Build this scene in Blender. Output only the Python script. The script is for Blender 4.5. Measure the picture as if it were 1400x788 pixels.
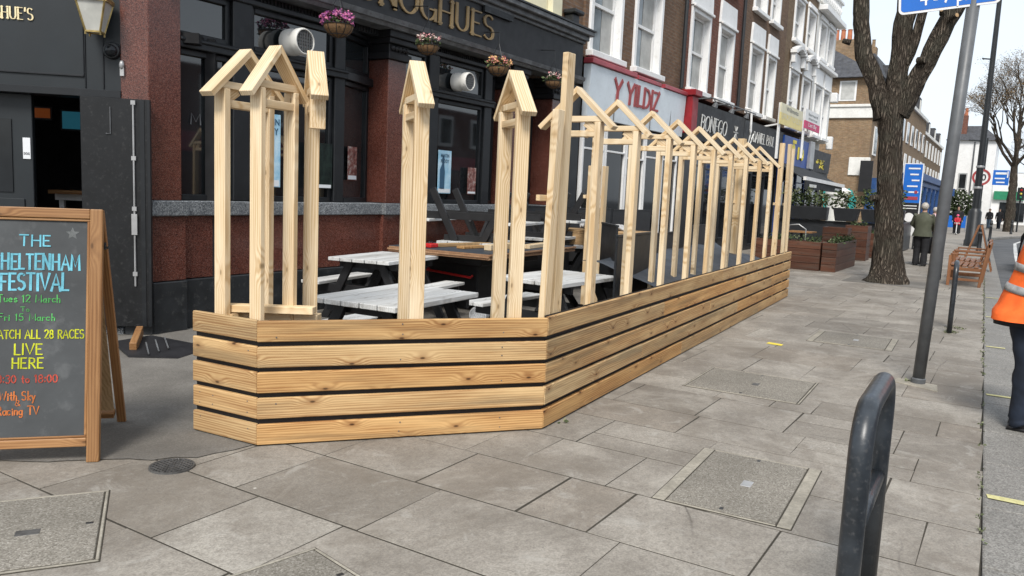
import bpy, bmesh, math, random
from mathutils import Vector, Matrix
rnd = random.Random(11)
V = Vector
for o in list(bpy.data.objects): bpy.data.objects.remove(o)
S = bpy.context.scene
COL = S.collection
R = math.radians

# ------------------------------------------------------------------ camera, sky, sun, exposure
cam = bpy.data.cameras.new('camera'); cam.sensor_width = 36; cam.lens = 28.0
cam.clip_start = .05; cam.clip_end = 2000
camo = bpy.data.objects.new('camera', cam); COL.objects.link(camo)
_R = ((.531, -.081, .844), (-.846, -.103, .523), (.044, -.991, -.123))
_m = Matrix(((_R[0][0], -_R[0][1], -_R[0][2], 0), (_R[1][0], -_R[1][1], -_R[1][2], 0),
             (_R[2][0], -_R[2][1], -_R[2][2], 1.6), (0, 0, 0, 1)))
_q = _m.to_quaternion().normalized()
camo.rotation_mode = 'QUATERNION'; camo.rotation_quaternion = _q; camo.location = (0, 0, 1.6)
S.camera = camo
S.render.engine = 'CYCLES'
S.view_settings.view_transform = 'Standard'; S.view_settings.look = 'None'
S.view_settings.gamma = 1; S.view_settings.use_curve_mapping = False
S.view_settings.exposure = 1.3

SUN_EL, SUN_AZ = R(48), R(200)      # azimuth measured from +X towards +Y; the sun stands behind and to the right of the camera
w = bpy.data.worlds.new('World'); S.world = w; w.use_nodes = True
nt = w.node_tree; nt.nodes.clear()
out = nt.nodes.new('ShaderNodeOutputWorld'); bg = nt.nodes.new('ShaderNodeBackground')
sky = nt.nodes.new('ShaderNodeTexSky'); sky.sky_type = 'NISHITA'; sky.sun_disc = False
sky.sun_elevation = SUN_EL; sky.sun_rotation = R(90) - SUN_AZ; sky.dust_density = 3; sky.ozone_density = 1.2
tc = nt.nodes.new('ShaderNodeTexCoord'); mp = nt.nodes.new('ShaderNodeMapping'); mp.inputs['Scale'].default_value = (1, 1, 2.6)
nz = nt.nodes.new('ShaderNodeTexNoise'); nz.inputs['Scale'].default_value = 1.7; nz.inputs['Detail'].default_value = 7; nz.inputs['Roughness'].default_value = .55
cr = nt.nodes.new('ShaderNodeValToRGB'); cr.color_ramp.elements[0].position = .3; cr.color_ramp.elements[1].position = .68
cr.color_ramp.elements[0].color = (.62, .62, .62, 1); cr.color_ramp.elements[1].color = (.97, .97, .97, 1)
mx = nt.nodes.new('ShaderNodeMix'); mx.data_type = 'RGBA'
mx.inputs[7].default_value = (3.8, 4.15, 4.5, 1)     # bright thin cloud
L = nt.links.new
L(tc.outputs['Generated'], mp.inputs['Vector']); L(mp.outputs['Vector'], nz.inputs['Vector']); L(nz.outputs['Fac'], cr.inputs['Fac'])
L(cr.outputs['Color'], mx.inputs[0]); L(sky.outputs['Color'], mx.inputs[6]); L(mx.outputs[2], bg.inputs['Color'])
bg.inputs['Strength'].default_value = .105
L(bg.outputs['Background'], out.inputs['Surface'])
sl = bpy.data.lights.new('sun', 'SUN'); sl.energy = 1.5; sl.angle = R(18); sl.color = (1, .96, .9)
so = bpy.data.objects.new('sun', sl); COL.objects.link(so)
_d = V((math.cos(SUN_EL) * math.cos(SUN_AZ), math.cos(SUN_EL) * math.sin(SUN_AZ), math.sin(SUN_EL)))
so.rotation_mode = 'QUATERNION'; so.rotation_quaternion = _d.to_track_quat('Z', 'Y')

# ------------------------------------------------------------------ materials
class NT:
    def __init__(s, name, rough=.6, spec=.4, metal=0):
        s.m = bpy.data.materials.new(name); s.m.use_nodes = True; s.t = s.m.node_tree
        s.b = s.t.nodes['Principled BSDF']; s.b.inputs['Roughness'].default_value = rough
        s.b.inputs['Specular IOR Level'].default_value = spec; s.b.inputs['Metallic'].default_value = metal
    def n(s, typ, **kw):
        x = s.t.nodes.new('ShaderNode' + typ)
        for k, v in kw.items():
            if k in x.inputs: x.inputs[k].default_value = v
            else: setattr(x, k, v)
        return x
    def l(s, a, b): s.t.links.new(a, b)
    def coord(s, scale=(1, 1, 1), kind='Object', attr=None):
        if attr:
            a = s.n('Attribute', attribute_name=attr).outputs['Vector']; oi = s.n('ObjectInfo').outputs['Random']
            ad = s.n('VectorMath', operation='MULTIPLY_ADD'); cb = s.n('CombineXYZ')
            for i_ in range(3): s.l(oi, cb.inputs[i_])
            s.l(cb.outputs[0], ad.inputs[0]); ad.inputs[1].default_value = (41, 23, 17); s.l(a, ad.inputs[2]); c = ad.outputs[0]
        else: c = s.n('TexCoord').outputs[kind]
        m = s.n('Mapping'); m.inputs['Scale'].default_value = scale; s.l(c, m.inputs['Vector']); return m.outputs['Vector']
    def noise(s, vec, scale, detail=4, rough=.55, dist=0):
        x = s.n('TexNoise', Scale=scale, Detail=detail, Roughness=rough, Distortion=dist); s.l(vec, x.inputs['Vector']); return x.outputs['Fac']
    def ramp(s, fac, stops):
        r = s.n('ValToRGB'); e = r.color_ramp.elements
        while len(e) < len(stops): e.new(.5)
        for i, (p, c) in enumerate(stops): e[i].position = p; e[i].color = (*(c if not isinstance(c, (int, float)) else (c, c, c)), 1)
        s.l(fac, r.inputs['Fac']); return r.outputs['Color']
    def mix(s, fac, a, b, mode='MIX'):
        x = s.n('Mix', data_type='RGBA', blend_type=mode)
        for k, v in ((0, fac), (6, a), (7, b)):
            if hasattr(v, 'is_linked'): s.l(v, x.inputs[k])
            elif k == 0: x.inputs[0].default_value = v
            else: x.inputs[k].default_value = (*v, 1)
        return x.outputs[2]
    def color(s, c):
        if hasattr(c, 'is_linked'): s.l(c, s.b.inputs['Base Color'])
        else: s.b.inputs['Base Color'].default_value = (*c, 1)
        return s
    def bump(s, h, strength=.3, dist=.01):
        b = s.n('Bump', Strength=strength, Distance=dist); s.l(h, b.inputs['Height']); s.l(b.outputs['Normal'], s.b.inputs['Normal']); return s
    def rough(s, fac, a, b):
        r = s.n('MapRange'); s.l(fac, r.inputs['Value']); r.inputs['To Min'].default_value = a; r.inputs['To Max'].default_value = b
        s.l(r.outputs['Result'], s.b.inputs['Roughness']); return s

def wood(name, dark, mid, light, rough=.6, knots=.8, weather=None, tonevar=.25, hue=None, grain=1.0):
    k = NT(name, rough, .3); t = k.n('Attribute', attribute_name='tone').outputs['Fac']
    vk = k.n('TexVoronoi', Scale=1.0, voronoi_dimensions='2D'); k.l(k.coord((2.1, 5.2, 1), attr='grain'), vk.inputs['Vector']); kd = vk.outputs['Distance']
    wv = k.n('TexWave', wave_type='BANDS', bands_direction='Y', wave_profile='SIN', Scale=2.2, Distortion=5.5, Detail=3.0); wv.inputs['Detail Scale'].default_value = 1.1
    k.l(k.coord((.55, 9, 9), attr='grain'), wv.inputs['Vector'])
    ph = k.n('MapRange', interpolation_type='SMOOTHSTEP'); k.l(kd, ph.inputs['Value']); ph.inputs['From Max'].default_value = .3; ph.inputs['To Min'].default_value = 14; ph.inputs['To Max'].default_value = 0; k.l(ph.outputs['Result'], wv.inputs['Phase Offset'])
    n1 = k.noise(k.coord((1.2, 60, 60), attr='grain'), 3.0, 4, .6)
    c = k.ramp(wv.outputs['Fac'], ((.0, tuple(m + (l - m) * .5 for m, l in zip(mid, light))), (.45, mid), (1.0, tuple(m + (d - m) * .55 * grain for m, d in zip(mid, dark)))))
    c = k.mix(k.ramp(n1, ((.35, .3 * grain), (.6, 0))), c, dark)
    n2 = k.noise(k.coord((.8, 5, 5), attr='grain'), 1.6, 4); c = k.mix(k.ramp(n2, ((.45, 0), (.7, .7))), c, light)
    n4 = k.noise(k.coord((.3, 7, 7), attr='grain'), 2.0, 6, .65, .3); c = k.mix(k.ramp(n4, ((.54, 0), (.74, .55 * grain))), c, tuple(x * .85 for x in dark))
    c = k.mix(k.ramp(kd, ((.04, knots * .6), (.15, 0))), c, dark)
    c = k.mix(k.ramp(kd, ((.02, knots), (.045, 0))), c, tuple(x * .3 for x in dark))
    if weather:
        n3 = k.noise(k.coord((.5, 9, 9), attr='grain'), 1.3, 7, .65); c = k.mix(k.ramp(n3, ((.5, 0), (.68, .7))), c, weather)
    c = k.mix(1.0, c, k.ramp(t, ((0, 1 - tonevar), (1, 1.0))), 'MULTIPLY')
    if hue:
        t2 = k.n('Math', operation='MULTIPLY'); k.l(t, t2.inputs[0]); t2.inputs[1].default_value = 7.0; fr = k.n('Math', operation='FRACT'); k.l(t2.outputs[0], fr.inputs[0]); c = k.mix(fr.outputs[0], c, k.mix(1.0, c, hue, 'MULTIPLY'))
    return k.color(c).bump(n1, .3, .002).m

def paint(name, col, rough=.45, var=.15, dirt=None, scale=3, spec=.4, metal=0, bump=.05):
    k = NT(name, rough, spec, metal); v = k.coord()
    n1 = k.noise(v, scale, 6, .6)
    c = k.mix(k.ramp(n1, ((.35, 0), (.7, 1))), tuple(x * (1 - var) for x in col), tuple(min(1, x * (1 + var)) for x in col))
    if dirt:
        n2 = k.noise(v, scale * 4.3, 8, .65); c = k.mix(k.ramp(n2, ((.55, 0), (.7, .8))), c, dirt)
    k.color(c).rough(k.noise(v, scale * 2.2), rough * .75, min(1, rough * 1.3))
    if bump: k.bump(k.noise(v, scale * 25, 3), bump, .003)
    return k.m

def speckle(name, cols, scale, rough=.35, spec=.5):
    k = NT(name, rough, spec); v = k.coord()
    vo = k.n('TexVoronoi', Scale=scale); k.l(v, vo.inputs['Vector'])
    sx = k.n('SeparateColor'); k.l(vo.outputs['Color'], sx.inputs['Color'])
    c = k.ramp(sx.outputs[0], cols)
    c = k.mix(k.ramp(k.noise(v, 1.3, 5), ((.35, .35), (.65, 0))), c, tuple(x * .5 for x in cols[0][1]))
    return k.color(c).m

def brick(name, a, b, mortar, stain=(.05, .045, .04), amt=.5):
    k = NT(name, .85, .2)
    sx = k.n('SeparateXYZ'); k.l(k.coord(), sx.inputs[0]); ad = k.n('Math', operation='ADD'); k.l(sx.outputs[0], ad.inputs[0]); k.l(sx.outputs[1], ad.inputs[1])
    cb = k.n('CombineXYZ'); k.l(ad.outputs[0], cb.inputs[0]); k.l(sx.outputs[2], cb.inputs[1])
    bt = k.n('TexBrick', Scale=1.0); k.l(cb.outputs[0], bt.inputs['Vector'])
    for kk, vv in (('Color1', (*a, 1)), ('Color2', (*b, 1)), ('Mortar', (*mortar, 1)), ('Mortar Size', .008), ('Brick Width', .225), ('Row Height', .075), ('Bias', -.1)): bt.inputs[kk].default_value = vv
    n = k.noise(k.coord(), .9, 7, .65)
    c = k.mix(k.ramp(n, ((.42, 0), (.72, amt))), bt.outputs['Color'], stain)
    n2 = k.noise(k.coord((4.4, 4.4, 13.3)), 1, 2); c = k.mix(k.ramp(n2, ((.35, .55), (.65, 0))), c, tuple(x * .45 for x in a)); n3 = k.noise(k.coord((4.4, 4.4, 13.3)), 1.7, 3); c = k.mix(k.ramp(n3, ((.5, 0), (.75, .5))), c, tuple(min(1, x * 1.8) for x in b))
    return k.color(c).bump(bt.outputs['Fac'], -.4, .006).m

def glass(name, col=(.014, .017, .019), rough=.03, spec=1.0):
    k = NT(name, rough, spec); v = k.coord()
    n = k.noise(v, 1.1, 4)
    k.color(k.mix(k.ramp(n, ((.35, 0), (.7, 1))), tuple(x * .5 for x in col), tuple(x * 1.6 for x in col)))
    k.bump(k.noise(v, .8, 1), .05, .02); return k.m

def emit(name, col, st):
    k = NT(name, .4); k.color(col); k.b.inputs['Emission Color'].default_value = (*col, 1); k.b.inputs['Emission Strength'].default_value = st; return k.m

def slabmat():
    k = NT('york_stone', .8, .25); v = k.coord()
    t = k.n('Attribute', attribute_name='tone').outputs['Fac']
    c = k.ramp(t, ((0, (.225, .203, .172)), (.3, (.3, .274, .236)), (.7, (.345, .316, .273)), (.85, (.272, .237, .196)), (1, (.385, .358, .312))))
    n1 = k.noise(v, 1.7, 8, .65); c = k.mix(k.ramp(n1, ((.36, .65), (.6, 0))), c, (.13, .112, .092))
    n2 = k.noise(v, 7, 9, .7, .4); c = k.mix(k.ramp(n2, ((.5, 0), (.75, .55))), c, (.3, .275, .235))
    n3 = k.noise(v, 90, 4, .7); c = k.mix(k.ramp(n3, ((.36, .45), (.58, 0))), c, (.09, .08, .068))
    n4 = k.noise(v, 160, 3, .8); c = k.mix(k.ramp(n4, ((.55, 0), (.72, .35))), c, (.42, .39, .34))
    n5 = k.noise(v, 28, 6, .75); c = k.mix(k.ramp(n5, ((.36, .45), (.55, 0))), c, (.12, .105, .09))
    vo = k.n('TexVoronoi', Scale=9.0); k.l(v, vo.inputs['Vector'])
    c = k.mix(k.ramp(vo.outputs['Distance'], ((.035, .6), (.055, 0))), c, (.07, .064, .058))
    vo3 = k.n('TexVoronoi', Scale=3.1); k.l(v, vo3.inputs['Vector'])
    c = k.mix(k.ramp(vo3.outputs['Distance'], ((.022, .8), (.03, 0))), c, (.5, .48, .43))
    vo2 = k.n('TexVoronoi', Scale=.55, feature='DISTANCE_TO_EDGE')
    nn = k.n('TexNoise', Scale=2.5, Detail=5); k.l(v, nn.inputs['Vector']); av = k.mix(.12, v, nn.outputs['Color'], 'ADD'); k.l(av, vo2.inputs['Vector'])
    cm = k.n('Math', operation='MULTIPLY'); k.l(k.ramp(vo2.outputs['Distance'], ((.001, .7), (.004, 0))), cm.inputs[0]); k.l(k.ramp(k.noise(v, .9, 2), ((.52, 0), (.6, 1))), cm.inputs[1]); c = k.mix(cm.outputs[0], c, (.06, .052, .045))
    n6 = k.noise(v, .65, 8, .7, .6); c = k.mix(k.ramp(n6, ((.5, 0), (.64, .7))), c, (.15, .128, .103))
    n8 = k.noise(v, 1.1, 9, .7, 1.5); c = k.mix(k.ramp(n8, ((.53, 0), (.66, .3))), c, (.42, .39, .34))
    n7 = k.noise(v, 3.3, 9, .75, 1.2); c = k.mix(k.ramp(n7, ((.56, 0), (.66, .4))), c, (.38, .365, .33))
    hb = k.mix(.5, n2, n3)
    k.color(c).bump(hb, .35, .006).rough(n1, .6, .9)
    return k.m

def ground(name, cols, scale=60, rough=.9, big=1.2):
    k = NT(name, rough, .25); v = k.coord(); n = k.noise(v, scale, 5, .75); c = k.ramp(n, cols)
    c = k.mix(k.ramp(k.noise(v, big, 7, .6), ((.38, .5), (.65, 0))), c, tuple(x * .55 for x in cols[0][1]))
    return k.color(c).bump(n, .4, .006).m

def barkmat(name, dark, light):
    k = NT(name, .9, .15); v = k.coord((1, 1, .16)); nn = k.n('TexNoise', Scale=5.0, Detail=6); k.l(v, nn.inputs['Vector']); av = k.mix(.25, v, nn.outputs['Color'], 'ADD')
    vo = k.n('TexVoronoi', Scale=21.0, feature='DISTANCE_TO_EDGE'); k.l(av, vo.inputs['Vector']); n = k.noise(k.coord((1, 1, .5)), 30, 6, .7)
    c = k.ramp(vo.outputs['Distance'], ((.0, tuple(x * .45 for x in dark)), (.12, dark), (.4, light))); c = k.mix(k.ramp(n, ((.4, .6), (.65, 0))), c, dark); c = k.mix(k.ramp(k.noise(k.coord(), 2.6, 5), ((.45, 0), (.7, .5))), c, (.085, .085, .065))
    hh = k.mix(.3, k.ramp(vo.outputs['Distance'], ((0, 0), (.3, 1))), n); return k.color(c).bump(hh, 1.0, .05).m

def leafmat(name, a, b):
    k = NT(name, .75, .12); t = k.n('Attribute', attribute_name='tone').outputs['Fac']; return k.color(k.ramp(t, ((0, a), (1, b)))).m

M = {}
M['pine'] = wood('pale_pine', (.46, .29, .13), (.73, .58, .375), (.82, .71, .53), .55, .6, tonevar=.2, hue=(1, .93, .82), grain=1.0)
M['deal'] = wood('fence_deal', (.26, .125, .048), (.57, .385, .19), (.74, .56, .31), .65, .98, weather=(.24, .185, .11), tonevar=.26, hue=(1, .8, .58), grain=1.1)
M['oldwood'] = wood('brown_varnished_wood', (.17, .075, .028), (.33, .16, .06), (.45, .25, .11), .45, .6, tonevar=.25)
M['redwood'] = wood('red_stained_wood', (.045, .018, .011), (.105, .04, .023), (.16, .07, .04), .5, .6, weather=(.10, .085, .07), tonevar=.4)
M['teak'] = wood('teak', (.13, .055, .025), (.25, .105, .045), (.33, .16, .08), .5, .4)
M['ply'] = wood('plywood_edge', (.2, .1, .05), (.36, .2, .11), (.45, .28, .16), .6, .1)
M['white_ply'] = wood('white_worn_planks', (.36, .35, .33), (.68, .69, .68), (.8, .81, .8), .55, .7, weather=(.36, .34, .31))
M['deckgrey'] = wood('deck_boards', (.25, .15, .07), (.45, .29, .14), (.55, .37, .2), .6, .4)
M['blackwood'] = paint('black_stained_wood', (.012, .012, .013), .5, .3, scale=5)
M['pubblack'] = paint('pub_black_paint', (.009, .0105, .0125), .4, .25, dirt=(.018, .02, .022), scale=1.5)
M['charcoal'] = paint('charcoal_paint', (.014, .018, .021), .45, .2, scale=1.2)
M['doorblack'] = paint('door_black', (.006, .0065, .0075), .4, .3, dirt=(.03, .03, .03), scale=6)
M['plinth'] = paint('black_plinth', (.018, .02, .022), .5, .4, dirt=(.06, .06, .058), scale=4)
M['redgranite'] = speckle('red_granite', ((0, (.018, .01, .009)), (.25, (.08, .025, .018)), (.6, (.14, .042, .028)), (.85, (.185, .072, .05)), (1, (.22, .12, .1))), 190, .22)
M['greygranite'] = speckle('grey_granite', ((0, (.04, .045, .05)), (.4, (.13, .14, .15)), (.8, (.24, .255, .26)), (1, (.36, .37, .38))), 110, .5)
M['moulding'] = paint('grey_moulding', (.13, .135, .14), .5, .4, dirt=(.03, .03, .03), scale=5)
M['gold'] = paint('gold_letters', (.26, .18, .085), .5, .25, metal=.0)
M['goldpale'] = paint('pale_gold_letters', (.78, .66, .40), .45, .05)
M['brass'] = paint('aged_brass', (.42, .31, .12), .35, .35, dirt=(.2, .14, .06), scale=12, metal=.7)
M['lampglass'] = paint('frosted_lamp_glass', (.5, .5, .46), .25, .2)
M['glass'] = glass('dark_window_glass')
M['glass2'] = glass('shop_window_glass', (.012, .014, .016), .06, .3)
M['paneblue'] = glass('upper_window_glass', (.16, .19, .2), .06)
M['curtain'] = paint('net_curtain', (.42, .42, .40), .85, .2)
M['white'] = paint('white_paint', (.74, .74, .73), .5, .06, dirt=(.6, .59, .56), scale=2)
M['whiteold'] = paint('old_white_paint', (.7, .69, .65), .6, .08, dirt=(.45, .43, .4), scale=3)
M['cream'] = paint('cream_paint', (.68, .64, .46), .55, .08)
M['brick1'] = brick('brown_stock_brick', (.19, .115, .07), (.14, .08, .05), (.17, .15, .125))
M['brick2'] = brick('red_brown_brick', (.2, .075, .05), (.145, .06, .042), (.15, .12, .1), amt=.3)
M['brick3'] = brick('yellow_stock_brick', (.22, .15, .085), (.165, .105, .06), (.18, .16, .13))
M['brick4'] = brick('london_stock_brick', (.29, .2, .115), (.22, .135, .075), (.27, .23, .18), amt=.35)
M['slate'] = paint('slate_roof', (.055, .057, .065), .7, .4, dirt=(.1, .095, .05), scale=4)
M['terracotta'] = paint('terracotta', (.42, .15, .075), .7, .2)
M['signwhite'] = paint('shop_sign_white', (.66, .72, .76), .4, .06, dirt=(.58, .62, .65))
M['signred'] = paint('sign_red', (.33, .05, .065), .4, .15)
M['letterred'] = paint('letter_red', (.33, .05, .05), .45, .2)
M['redshop'] = paint('shop_red', (.26, .012, .018), .45, .3, scale=3)
M['letterpale'] = paint('pale_grey_letters', (.66, .66, .63), .5, .1)
M['signblack'] = paint('sign_black', (.011, .011, .0125), .5, .25)
M['blue'] = paint('sign_blue', (.012, .07, .33), .4, .15)
M['roadblue'] = paint('road_sign_blue', (.012, .13, .5), .35, .1)
M['shopblue'] = paint('shopfront_blue', (.02, .065, .19), .5, .2)
M['yellow'] = paint('yellow_paint', (.75, .62, .06), .5, .1)
M['paleyellow'] = paint('pale_yellow', (.72, .6, .24), .5, .06)
M['magenta'] = paint('magenta', (.55, .03, .13), .5, .1)
M['steelgrey'] = paint('grey_painted_steel', (.1, .105, .11), .4, .2, scale=6)
M['galv'] = paint('galvanised_steel', (.4, .4, .4), .4, .2, metal=.5)
M['hoopsteel'] = paint('dark_blue_grey_steel', (.022, .027, .033), .33, .35, dirt=(.07, .072, .075), scale=11, spec=.55)
M['blacksteel'] = paint('black_steel', (.018, .02, .022), .4, .2)
M['slab'] = slabmat()
M['joint'] = ground('joint_sand', ((.35, (.04, .035, .027)), (.6, (.07, .062, .048)), (.75, (.09, .095, .052))), 40)
M['farpave'] = ground('far_pavement', ((.35, (.25, .226, .195)), (.65, (.34, .31, .27))), 20, big=.5)
M['asphalt'] = ground('old_asphalt', ((.3, (.115, .106, .094)), (.55, (.185, .172, .153)), (.75, (.29, .272, .243))), 90, big=1.6)
M['road'] = ground('road_asphalt', ((.3, (.075, .077, .08)), (.7, (.14, .142, .145))), 40)
M['kerbstone'] = speckle('kerb_granite', ((0, (.13, .124, .112)), (.5, (.21, .2, .182)), (1, (.3, .288, .265))), 130, .75, .3)
M['concrete'] = ground('concrete', ((.3, (.24, .22, .18)), (.7, (.42, .385, .32))), 45, big=4)
M['cover'] = speckle('exposed_aggregate', ((0, (.13, .118, .098)), (.4, (.205, .187, .158)), (.8, (.25, .23, .196)), (1, (.34, .318, .28))), 150, .85, .2)
M['iron'] = paint('cast_iron', (.09, .088, .085), .5, .3, metal=.3, scale=20)
M['linewhite'] = ground('worn_white_line', ((.3, (.3, .3, .29)), (.5, (.62, .62, .6))), 30)
M['lineyellow'] = ground('worn_yellow_line', ((.3, (.42, .38, .16)), (.5, (.7, .66, .34))), 30)
M['tape'] = paint('yellow_tape', (.75, .6, .05), .5, .1)
M['chalkboard'] = paint('chalkboard', (.062, .067, .07), .7, .25, dirt=(.105, .11, .113), scale=1.6)
def chalk(n, c): return ground('chalk_' + n, ((.34, tuple(x * .55 for x in c)), (.5, c)), 220, .9, 9)
M['ch_blue'] = chalk('blue', (.19, .55, .68)); M['ch_green'] = chalk('green', (.12, .5, .14)); M['ch_yellow'] = chalk('yellow', (.66, .7, .04))
M['ch_red'] = chalk('red', (.55, .09, .06)); M['ch_orange'] = chalk('orange', (.65, .2, .06)); M['ch_grey'] = chalk('grey', (.17, .18, .18))
M['membrane'] = paint('black_membrane', (.015, .015, .017), .55, .3, scale=4)
M['greysheet'] = paint('grey_sheet', (.04, .048, .06), .55, .25, scale=3)
M['blackpanel'] = paint('black_panel', (.02, .022, .025), .4, .15)
M['cloth'] = paint('grey_cloth', (.4, .4, .4), .9, .25, dirt=(.25, .25, .26), scale=9)
M['red'] = paint('bright_red', (.5, .02, .02), .4, .1)
M['bark'] = barkmat('tree_bark', (.06, .048, .037), (.2, .165, .13))
M['twig'] = barkmat('twig_bark', (.08, .063, .048), (.19, .155, .12))
M['bud'] = leafmat('brown_buds', (.12, .075, .04), (.26, .18, .09))
M['leaf'] = leafmat('shrub_leaf', (.018, .03, .012), (.1, .13, .06))
M['leafpale'] = leafmat('pale_leaf', (.06, .075, .035), (.26, .28, .17))
M['flowers'] = leafmat('pink_flowers', (.22, .06, .28), (.7, .22, .36))
M['flowers2'] = leafmat('yellow_flowers', (.7, .2, .3), (.8, .62, .2))
M['flowers3'] = leafmat('white_flowers', (.6, .15, .2), (.8, .75, .65))
M['coir'] = ground('coir', ((.3, (.11, .06, .03)), (.7, (.3, .18, .09))), 60)
M['posterblue'] = ground('poster_blue', ((.35, (.25, .55, .76)), (.65, (.68, .84, .92))), 5, .4)
M['posterdark'] = paint('poster_navy', (.03, .09, .16), .4, .2)
M['posterwhite'] = paint('poster_white', (.7, .72, .74), .4, .08)
M['posterinfo'] = ground('poster_info', ((.4, (.006, .012, .012)), (.6, (.02, .035, .03))), 9, .3)
M['posterpic'] = ground('poster_photo', ((.35, (.03, .02, .02)), (.5, (.3, .1, .08)), (.65, (.6, .55, .5))), 14, .4)
M['tv'] = emit('tv_screen', (.02, .12, .17), .16); M['tv2'] = emit('tv_screen_orange', (.3, .07, .01), .08)
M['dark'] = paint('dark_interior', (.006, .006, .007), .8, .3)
M['hivis'] = paint('hi_vis_orange', (.8, .13, .02), .8, .22, scale=7)
M['reflect'] = paint('reflective_tape', (.27, .27, .265), .4, .35, scale=22)
M['denim'] = paint('dark_denim', (.011, .017, .03), .85, .5, scale=6)
M['olive'] = paint('olive_jacket', (.07, .075, .05), .8, .2)
M['blackcloth'] = paint('black_cloth', (.012, .012, .014), .85, .3)
M['pinkcloth'] = paint('pale_pink_cloth', (.6, .42, .46), .8, .1)
M['redcloth'] = paint('red_coat', (.42, .012, .03), .7, .1)
M['pinkhat'] = paint('pink_hat', (.75, .12, .25), .7, .1)
M['jean'] = paint('blue_jeans', (.09, .14, .2), .8, .2)
M['skin'] = paint('skin', (.42, .25, .18), .5, .1)
M['hairgrey'] = paint('grey_hair', (.4, .37, .33), .7, .3, scale=20)
M['hairdark'] = paint('dark_hair', (.02, .014, .01), .6, .3, scale=20)
M['boot'] = paint('black_boot_leather', (.02, .02, .021), .5, .3, scale=15)
M['carblack'] = paint('black_car_paint', (.012, .012, .014), .15, .1, spec=.6, bump=0)
M['carred'] = paint('dark_red_car_paint', (.09, .012, .015), .2, .1, spec=.6, bump=0)
M['tyre'] = paint('tyre_rubber', (.012, .012, .012), .8, .2)
M['taillight'] = paint('red_lens', (.4, .01, .01), .2, .1)
M['awning'] = paint('awning_black', (.02, .022, .024), .8, .2)
M['green'] = paint('green_sign', (.02, .2, .1), .5, .15)
M['teal'] = paint('mural_teal', (.03, .3, .28), .7, .2); M['muralyellow'] = paint('mural_yellow', (.6, .5, .08), .7, .2)
M['greywall'] = paint('pale_grey_render', (.33, .34, .34), .7, .1)

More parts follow.
